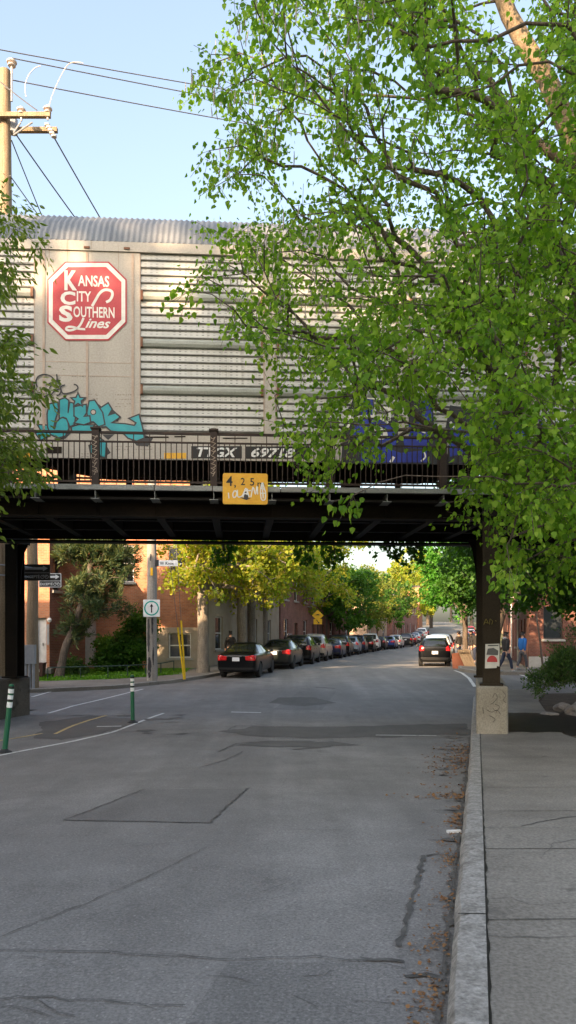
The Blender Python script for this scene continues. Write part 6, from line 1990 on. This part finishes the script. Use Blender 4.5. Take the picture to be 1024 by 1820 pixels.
# ================================================================== TREES
def dens_at(xs, ys, g, px, py):
    i = int(np.clip(np.searchsorted(xs, px) - 1, 0, len(xs) - 2)); j = int(np.clip(np.searchsorted(ys, py) - 1, 0, len(ys) - 2))
    tx_ = min(max((px - xs[i]) / (xs[i + 1] - xs[i]), 0), 1); ty_ = min(max((py - ys[j]) / (ys[j + 1] - ys[j]), 0), 1)
    return (g[j][i] * (1 - tx_) + g[j][i + 1] * tx_) * (1 - ty_) + (g[j + 1][i] * (1 - tx_) + g[j + 1][i + 1] * tx_) * ty_
# the big poplar on the right, its crown a volume between the walk and the bridge
XS = [300, 345, 400, 470, 540, 610, 680, 750, 820, 890, 960, 1030, 1120, 1300]
YS = [-220, -80, 0, 60, 130, 200, 270, 340, 410, 480, 540, 600, 670, 740, 800, 860, 920, 980, 1040]
GD = [[0, 0, 1, 3, 4, 5, 5, 5, 5, 5, 5, 4, 3, 1],
      [0, 0, 2, 4, 5, 5, 6, 7, 7, 7, 7, 6, 4, 2],
      [1, 2, 4, 4, 5, 5, 6, 7, 8, 7, 8, 7, 5, 3],
      [0, 0, 4, 4, 5, 6, 6, 7, 7, 6, 8, 8, 5, 3],
      [0, 0, 4, 5, 6, 6, 7, 6, 7, 7, 7, 8, 5, 3],
      [0, 1, 4, 5, 5, 6, 6, 6, 7, 7, 8, 8, 6, 3],
      [0, 0, 3, 4, 5, 6, 6, 5, 5, 6, 8, 8, 6, 3],
      [0, 0, 3, 5, 6, 7, 6, 4, 4, 6, 8, 8, 6, 3],
      [0, 0, 2, 4, 7, 8, 8, 7, 7, 7, 9, 9, 6, 3],
      [0, 3, 4, 6, 7, 8, 8, 8, 8, 9, 9, 9, 6, 3],
      [0, 1, 3, 6, 7, 8, 8, 9, 9, 9, 9, 9, 6, 3],
      [0, 0, 0, 3, 6, 8, 8, 9, 9, 9, 9, 9, 6, 3],
      [0, 0, 0, 0, 5, 7, 7, 8, 9, 9, 9, 9, 6, 3],
      [0, 0, 0, 0, 4, 6, 4, 5, 8, 9, 9, 9, 6, 3],
      [0, 0, 0, 0, 5, 5, 2, 2, 6, 9, 9, 9, 6, 3],
      [0, 0, 0, 0, 1, 1, 0, 0, 2, 8, 9, 9, 6, 2],
      [0, 0, 0, 0, 0, 0, 0, 0, 0, 6, 7, 8, 5, 2],
      [0, 0, 0, 0, 0, 0, 0, 0, 0, 2, 4, 6, 3, 1],
      [0, 0, 0, 0, 0, 0, 0, 0, 0, 0, 1, 2, 1, 0]]
nrg = np.random.default_rng(21)
att = []
while len(att) < 1250:
    px, py = nrg.uniform(300, 1300), nrg.uniform(-220, 1040)
    d = dens_at(XS, YS, GD, px, py) / 9.0
    if nrg.uniform() > d ** 1.25: continue
    if mnoise.noise(Vector((px * .0125, py * .0125, 3.3))) < (-.10 if py < 420 else -.22) and nrg.uniform() < .82 and py < 720: continue
    if py < 170 and abs(px - (880 + .38 * py)) < 48 and nrg.uniform() < .75: continue
    lo = 7.4 + 1.2 * (px < 620)
    Y = nrg.uniform(lo, 13.2) if py < 880 else nrg.uniform(6.5, 12)
    if py > 780 and px > 840: Y = nrg.uniform(8.0, 12)
    if 600 < px < 850 and 690 < py < 850 and nrg.uniform() < .60: continue
    if 470 < px < 760 and 420 < py < 640 and nrg.uniform() < .18: continue
    p = P(px, py, Y)
    if p.z < 2.3: continue
    att.append(np.array(p))
att = np.array(att)
pt = empty('poplar_tree', (7.3, 12.6, zr(12.6) + .1), 0, 'big poplar overhanging from the right, its leaves covering the freight car', 'tree')
trunk = [(7.3, 12.6, -.4), (7.0, 12.6, 2.0), (6.5, 12.5, 4.6), (5.75, 12.5, 7.4), (5.1, 12.6, 9.6), (4.45, 12.7, 11.2), (3.8, 12.8, 12.4), (3.3, 12.9, 14.5)]
big_keep = lambda pos: (pos[:, 1] > 4.2) & (pos[:, 1] < 14.2)
make_tree(pt, trunk, att, M['leaf_main'], M['bark'], 5, per=44, leaf=.070, shape='heart', spread=.27, droop=.7, r_tip=.006, r_base=.40, twigs=4, twig_len=.36, step=.30, bias=.30, arch=.05, twig_droop=.6, keep=big_keep, trunk_r=(.36, .10), trunkmat=M['bark_sun'])
# catkin strings in the thin upper left of the crown
mb = MB()
q = random.Random(8)
for a in att:
    if P(512, 0, 1) and a[2] > 6 and a[0] < 1.2 and q.random() < .6:
        for k in range(3):
            b = Vector(a) + Vector((q.uniform(-.25, .25), q.uniform(-.25, .25), q.uniform(-.1, .1)))
            l = q.uniform(.12, .26)
            mb.tube([b, b + Vector((q.uniform(-.01, .01), 0, -l * .5)), b + Vector((q.uniform(-.02, .02), 0, -l))], [.004, .009, .006], 4)
mb.build('catkins', M['wood_pole_grey'], pt)['kind'] = 'stuff'
# the ash at the left edge
XA = [-420, -200, -80, -34, 6, 44, 76, 90]
YA = [250, 330, 360, 400, 440, 480, 540, 600, 660, 720, 780, 840, 900, 940]
GA = [[2, 3, 2, 0, 0, 0, 0, 0], [3, 4, 4, 1, 0, 0, 0, 0], [3, 5, 5, 5, 5, 2, 0, 0], [3, 5, 7, 7, 7, 6, 2, 0], [3, 5, 7, 8, 7, 6, 5, 0], [3, 5, 7, 8, 5, 1, 0, 0], [3, 5, 7, 8, 4, 1, 0, 0], [3, 5, 8, 9, 7, 5, 3, 0], [3, 5, 8, 9, 8, 5, 2, 0],
      [3, 5, 8, 9, 7, 3, 0, 0], [3, 5, 8, 9, 8, 3, 0, 0], [3, 5, 8, 9, 8, 4, 0, 0], [3, 4, 7, 7, 3, 0, 0, 0], [1, 2, 3, 3, 0, 0, 0, 0]]
att2 = []
while len(att2) < 245:
    px, py = nrg.uniform(-420, 120), nrg.uniform(250, 930)
    if nrg.uniform() > (dens_at(XA, YA, GA, px, py) / 9) ** 1.2: continue
    Y = nrg.uniform(9.8, 13.4) - (0.0 if px > -100 else nrg.uniform(0, 3))
    att2.append(np.array(P(px, py, Y)))
at_ = empty('ash_tree', (-9.9, 11.6, zr(11.6) + .1), 0, 'ash tree with narrow leaves reaching in at the left edge', 'tree')
make_tree(at_, [(-9.9, 11.6, -.4), (-9.6, 11.6, 2.2), (-9.0, 11.6, 4.5), (-8.2, 11.7, 6.6), (-7.2, 11.7, 8.4)], np.array(att2), M['leaf_ash'], M['bark'], 6, per=54, leaf=.115, shape='narrow', spread=.24, droop=.45, r_tip=.004, r_base=.2, twigs=5, twig_len=.34, step=.3, keep=lambda pos: (pos[:, 1] > 7) & (pos[:, 1] < 14.25))

def street_tree(x, y, h, rad, trunk_r, fork, leafm, bark, label, seed, n=110, per=70, leaf=.17, z0=2.2, group=None, lean=(0, 0), name='street_tree', shape='broad', stretch=1.0, spread=.5, clip=None, off=(0, 0), r_tip=.012, gap=1.0):
    rng = np.random.default_rng(seed)
    zb = zr(y) + .1
    rt = empty(name, (x, y, zb), 0, label, 'tree', group)
    cz = (z0 + h) / 2
    blobs = [(x + off[0], y + off[1], zb + cz, rad, rad, (h - z0) / 2 * .9)]
    for k in range(5):
        a = rng.uniform(0, 6.28)
        blobs.append((x + off[0] + math.cos(a) * rad * .65, y + off[1] + math.sin(a) * rad * .65, zb + rng.uniform(z0 + .18 * (h - z0), z0 + .8 * (h - z0)), rad * .5, rad * .5, (h - z0) * .2))
    att = blob_points(rng, blobs, n, gap)
    att = att[att[:, 2] > zb + z0 - .3]
    if clip is not None: att = att[clip(att)]
    tr = [(x, y, zb - .3), (x + lean[0] * .3, y + lean[1] * .3, zb + fork * .5), (x + lean[0] * .7, y + lean[1] * .7, zb + fork), (x + lean[0], y + lean[1], zb + fork + (h - fork) * .45)]
    make_tree(rt, tr, att, leafm, bark, seed, per=per, leaf=leaf, shape=shape, spread=spread, droop=.2, r_tip=r_tip, r_base=trunk_r, twigs=3, twig_len=.55, step=.55, bias=.25, arch=.06, flat=.6, keep=clip)
    return rt
behind = lambda p: p[:, 1] > 19.6
street_tree(P(361, 1190, 33).x, 33, 9.5, 3.3, .26, 2.6, M['leaf_gold'], M['bark_light'], 'golden green maple with pale forked trunk just behind the grey pole', 31, 190, 70, .14, 2.9, off=(.8, .7), r_tip=.017, gap=.4)
street_tree(P(430, 1180, 39.5).x, 39.5, 10.5, 4.0, .27, 3.2, M['leaf_gold'], M['bark_light'], 'golden green maple with straight pale trunk beside the dark grey sedan', 32, 210, 78, .15, 2.8, r_tip=.017, gap=.4)
street_tree(P(447, 1180, 42.5).x, 42.8, 10.5, 3.6, .22, 3.6, M['leaf_gold'], M['bark_light'], 'golden green maple standing close behind the straight pale trunk', 36, 170, 78, .15, 2.8, r_tip=.017, gap=.4)
street_tree(P(467, 1180, 45.5).x, 46.2, 11.0, 4.6, .30, 2.6, M['leaf_gold'], M['bark_light'], 'sunlit maple with low forked orange trunk in the left row', 33, 230, 78, .16, 2.6, r_tip=.017, gap=.4)
street_tree(P(533, 1160, 55).x, 56.5, 11.5, 5.4, .28, 3.4, M['leaf_gold'], M['bark_light'], 'golden tree with bare reddish twigs overhanging the left parked cars', 34, 240, 78, .17, 2.6, r_tip=.017, gap=.4)
street_tree(P(577, 1160, 64).x, 64, 7.6, 4.6, .26, 2.6, M['leaf_mid'], M['bark'], 'green shaded tree behind the yellow speed hump sign', 35, 190, 90, .18, 2.0)
street_tree(P(612, 1160, 74).x, 74, 9.0, 4.8, .26, 2.6, M['leaf_olive'], M['bark'], 'olive green tree past the speed hump sign on the left', 37, 170, 85, .19, 2.2)
street_tree(P(650, 1150, 86).x, 86, 9.5, 5.2, .28, 2.8, M['leaf_deep'], M['bark'], 'dark green tree beside the far end of the left car row', 38, 160, 85, .21, 2.4)
street_tree(P(690, 1140, 102).x, 102, 11, 5.6, .3, 3, M['leaf_olive'], M['bark'], 'green tree on the left where the street begins to climb', 39, 110, 70, .24, 3.0)
street_tree(P(722, 1140, 128).x, 128, 14, 5, .3, 3, M['leaf_gold'], M['bark'], 'sunlit yellow green tree far up the left of the street', 40, 110, 70, .28, 3.0)
street_tree(9.9, 41.3, 7.8, 2.5, .15, 2.0, M['leaf_bright'], M['bark'], 'bright green young maple standing right behind the bridge column', 41, 150, 85, .14, 2.3)
street_tree(14.6, 53, 9.5, 3.6, .26, 2.8, M['leaf_olive'], M['bark'], 'green tree on the right past the young maple', 42, 130, 80, .17, 3.3)
street_tree(17.2, 66, 9.5, 3.8, .26, 2.8, M['leaf_deep'], M['bark'], 'dark green tree second past the young maple on the right', 43, 110, 70, .2, 3.5)
street_tree(20.8, 80, 10, 4.4, .28, 3, M['leaf_mid'], M['bark'], 'green tree halfway up the right of the street', 44, 110, 70, .22, 3.6)
street_tree(27.0, 96, 11, 4.8, .3, 3, M['leaf_mid'], M['bark'], 'broad green tree high up the right of the street', 45, 110, 70, .25, 3.8)
street_tree(33.5, 118, 12, 5, .3, 3, M['leaf_deep'], M['bark'], 'dark green tree farthest up the right of the street', 46, 110, 70, .28, 4)
street_tree(10.0, 36.6, 9.8, 3.3, .24, 3.4, M['leaf_deep'], M['bark'], 'old tree with dark leaning trunk in front of the brick corner house', 47, 190, 100, .16, 2.8, lean=(1.0, -.3), off=(1.2, -.6))
street_tree(10.9, 25.0, 9.0, 4.6, .24, 3.0, M['leaf_deep'], M['bark'], 'dark shaded tree at the right edge just beyond the bridge', 48, 420, 110, .14, 1.9, off=(-1.0, 0), clip=behind)
# distant trees as copies of a few
near_trees = [o for o in bpy.data.objects if o.name.startswith('street_tree') and o.type == 'EMPTY']
far = [(21.5, 141, 1.0, 9, 'a'), (26.8, 178, 1.2, 4, 'b'), (31, 205, 1.5, 5, 'c'), (31, 160, 1.25, 9, 'yellow'), (26.5, 150, 1.2, 7, 'dark'), (40, 150, 1.3, 12, 'green'), (35, 185, 1.4, 9, 'pale'), (46, 185, 1.4, 14, 'broad'), (40, 225, 1.6, 8, 'bluish'), (54, 230, 1.6, 15, 'tall'), (20, 190, 1.6, 6, 'round'), (62, 200, 1.6, 13, 'thick'), (48, 275, 2.0, 9, 'wide'), (64, 290, 2.0, 12, 'low')]
for i, (x, y, s, k, w_) in enumerate(far):
    t = copy_tree(near_trees[k])
    t.location = (x, y, zr(y)); t.scale = (s, s, s); t.rotation_euler = (0, 0, i * 1.3)
    t['label'] = ('distant tree %s the street on the hill, seen over the cars' % ('left of' if x < 33 + (y - 150) * .25 else 'right of'))
    t['group'] = 'distant trees on the hill %s of the street' % ('left' if x < 33 + (y - 150) * .25 else 'right')
# pine and shrub at the corner lawn
rng = np.random.default_rng(77)
def pick(blobs, n, seed): return blob_points(np.random.default_rng(seed), blobs, n, 1.2)
pine = empty('pine_tree', (-9.35, 30.15, .0), 0, 'bluish pine with leaning trunk on the corner lawn before the brick houses', 'tree')
bl = [(P(165, 1060, 31).x, 31.0, P(165, 1060, 31).z, 1.15, 1.0, 1.0), (P(130, 1120, 30.6).x, 30.6, P(130, 1120, 31).z, .55, .6, .5), (P(200, 1010, 31.2).x, 31.3, P(200, 1000, 31).z, 1.15, 1.0, .9), (P(140, 985, 31.2).x, 31.3, P(140, 975, 31).z, 1.1, .9, 1.0), (P(215, 1085, 31.2).x, 31.2, P(215, 1085, 31).z, .55, .6, .4), (P(175, 930, 31).x, 31.3, P(175, 930, 31).z, 1.2, 1, 1.2)]
make_tree(pine, [(-9.35, 30.15, -.1), (-9.2, 30.3, .9), (-8.9, 30.6, 1.9), (-8.5, 30.9, 3.2), (-8.2, 31.1, 5.2)], pick(bl, 250, 3), M['needles'], M['bark'], 9, per=170, leaf=.19, shape='needle', spread=.20, droop=-.25, r_tip=.010, r_base=.16, twigs=5, twig_len=.3, step=.3, twig_droop=-.3)
sh = empty('lilac_shrub', (P(225, 1185, 33).x, 33, .1), 0, 'tall dense green shrub beside the pine, before the orange brick wall', 'shrub')
bl = [(P(225, 1150, 33).x, 33, 1.0, 1.2, .7, .9), (P(250, 1120, 33).x, 33, 1.8, .7, .6, .8), (P(190, 1150, 33).x, 32.8, .9, .7, .6, .7)]
make_tree(sh, [(sh.location.x, 33, -.1), (sh.location.x, 33, .5), (sh.location.x + .1, 33, 1.0)], pick(bl, 150, 4), M['leaf_deep'], M['bark'], 10, per=90, leaf=.11, shape='broad', spread=.3, droop=.1, r_tip=.008, r_base=.08, twigs=4, twig_len=.3, step=.3, flat=.5)
for i, (px, py, Y, lab) in enumerate(((130, 1180, 31.2, 'small grey green bush at the foot of the pine trunk'), (492, 1168, 44, 'round green bush behind the parked sedans on the left'))):
    c = P(px, py, Y)
    o = empty('bush', (c.x, Y, zr(Y) + .1), 0, lab, 'shrub')
    make_tree(o, [(c.x, Y, zr(Y)), (c.x, Y, zr(Y) + .3), (c.x, Y, zr(Y) + .5)], pick([(c.x, Y, zr(Y) + .5, .6, .5, .4)], 40, 5 + i), M['leaf_bush'], M['bark'], 11 + i, per=50, leaf=.08, shape='broad', spread=.2, droop=.0, r_tip=.006, r_base=.03, twigs=3, twig_len=.2, step=.2, flat=.4)
# the bush and ground plants right of the walk
bu = empty('juniper_bush', (8.3, 20.8, zr(20.8) + .1), 0, 'dark spreading bush at the right edge beyond the bridge column', 'shrub')
bl = [(P(1000, 1200, 20.5).x, 20.6, P(1000, 1195, 20.5).z, .62, .7, .36), (P(1030, 1180, 20.8).x, 20.9, .75, .9, .8, .45), (P(965, 1208, 20.2).x, 20.3, P(965, 1214, 20.2).z, .32, .4, .22), (P(1010, 1165, 21).x, 21, .95, .5, .5, .4)]
make_tree(bu, [(8.3, 20.8, zr(20.8)), (8.25, 20.8, .05), (8.2, 20.8, .3)], pick(bl, 190, 8), M['leaf_bush'], M['bark'], 14, per=60, leaf=.085, shape='narrow', spread=.2, droop=-.2, r_tip=.006, r_base=.05, twigs=4, twig_len=.26, step=.2, flat=.3, twig_droop=-.3)
tw = empty('bare_shrub', (P(1005, 1190, 30).x, 30, zr(30) + .1), 0, 'tall thin shrub with reddish twigs before the brick corner window', 'shrub')
make_tree(tw, [(tw.location.x, 30, -.2), (tw.location.x + .05, 30, .5), (tw.location.x + .1, 30, 1.0)], pick([(tw.location.x + .2, 30, 1.1, .7, .5, 1.0)], 60, 12), M['leaf_bush'], M['rust'], 15, per=8, leaf=.07, spread=.2, r_tip=.006, r_base=.03, twigs=4, twig_len=.4, step=.3, twig_droop=-.5)
# shoots hanging off the far edge of the bridge
for i, (px, z_) in enumerate(((395, 1004), (540, 1000), (591, 1006), (688, 988), (738, 1010))):
    s, z = LB(px, 966, 4.55)
    w0 = B2W(s, 4.42, LB(px, 950, 4.5)[1])
    o = empty('hanging_vine', w0, 0, ['dark vine hanging off the bridge, leftmost, before the golden maples', 'short dark vine hanging off the bridge left of the middle one', 'middle dark vine hanging off the far bridge edge', 'dark vine tuft hanging off the bridge against the white sky', 'long dark vine hanging off the bridge nearest the right column'][i], 'vine', 'vines hanging off the far bridge edge')
    zb = LB(px, z_, 4.5)[1]
    r_ = np.random.default_rng(60 + i)
    pts = np.column_stack([w0.x + r_.normal(0, .16, 26), w0.y + .10 + abs(r_.normal(0, .08, 26)), r_.uniform(zb, w0.z, 26)])
    make_tree(o, [tuple(w0 + Vector((0, 0, .3))), tuple(w0), (w0.x + .03, w0.y + .1, (w0.z + zb) / 2)], pts, M['leaf_deep'], M['bark'], 70 + i, per=9, leaf=.10, shape='heart', spread=.12, r_tip=.004, r_base=.015, twigs=2, twig_len=.12, step=.15, crown='leaves', stem='stem')
# unseen poplars added behind the viewer to dapple the sun on the train
for i, (x, y, h, lab) in enumerate(((-29.0, -13.0, 30.0, 'unseen poplar added to dapple the sun, far left of the street behind the viewer'), (-21.5, -12.6, 29.5, 'unseen poplar added to dapple the sun, left of the street behind the viewer'), (-14.0, -13.2, 30.5, 'tallest unseen poplar added to dapple the sun, at the street head behind the viewer'))):
    street_tree(x, y, h, 3.8, .4, 9, M['leaf_mid'], M['bark'], lab, 90 + i, 110, 40, .26, 15.0)
SPLIT = ('side_post', 'bracket', 'post_edge', 'sill_pocket', 'downpipe', 'cap_beam', 'floor_beam', 'edge_strip', 'panel_seam', 'reflector', 'mark_board', 'band_end', 'wheel_truck', 'roof_rail', 'meter_strip', 'reflective_band', 'dark_band', 'abutment', 'arm_brace', 'door_handle', 'conduit', 'batten', 'window_pillar', 'peeling_bark', 'graffiti_highlight', 'coupler')
for o in list(bpy.data.objects):
    if o.type == 'MESH' and o.parent and o.name.split('.')[0] in SPLIT: split_parts(o)
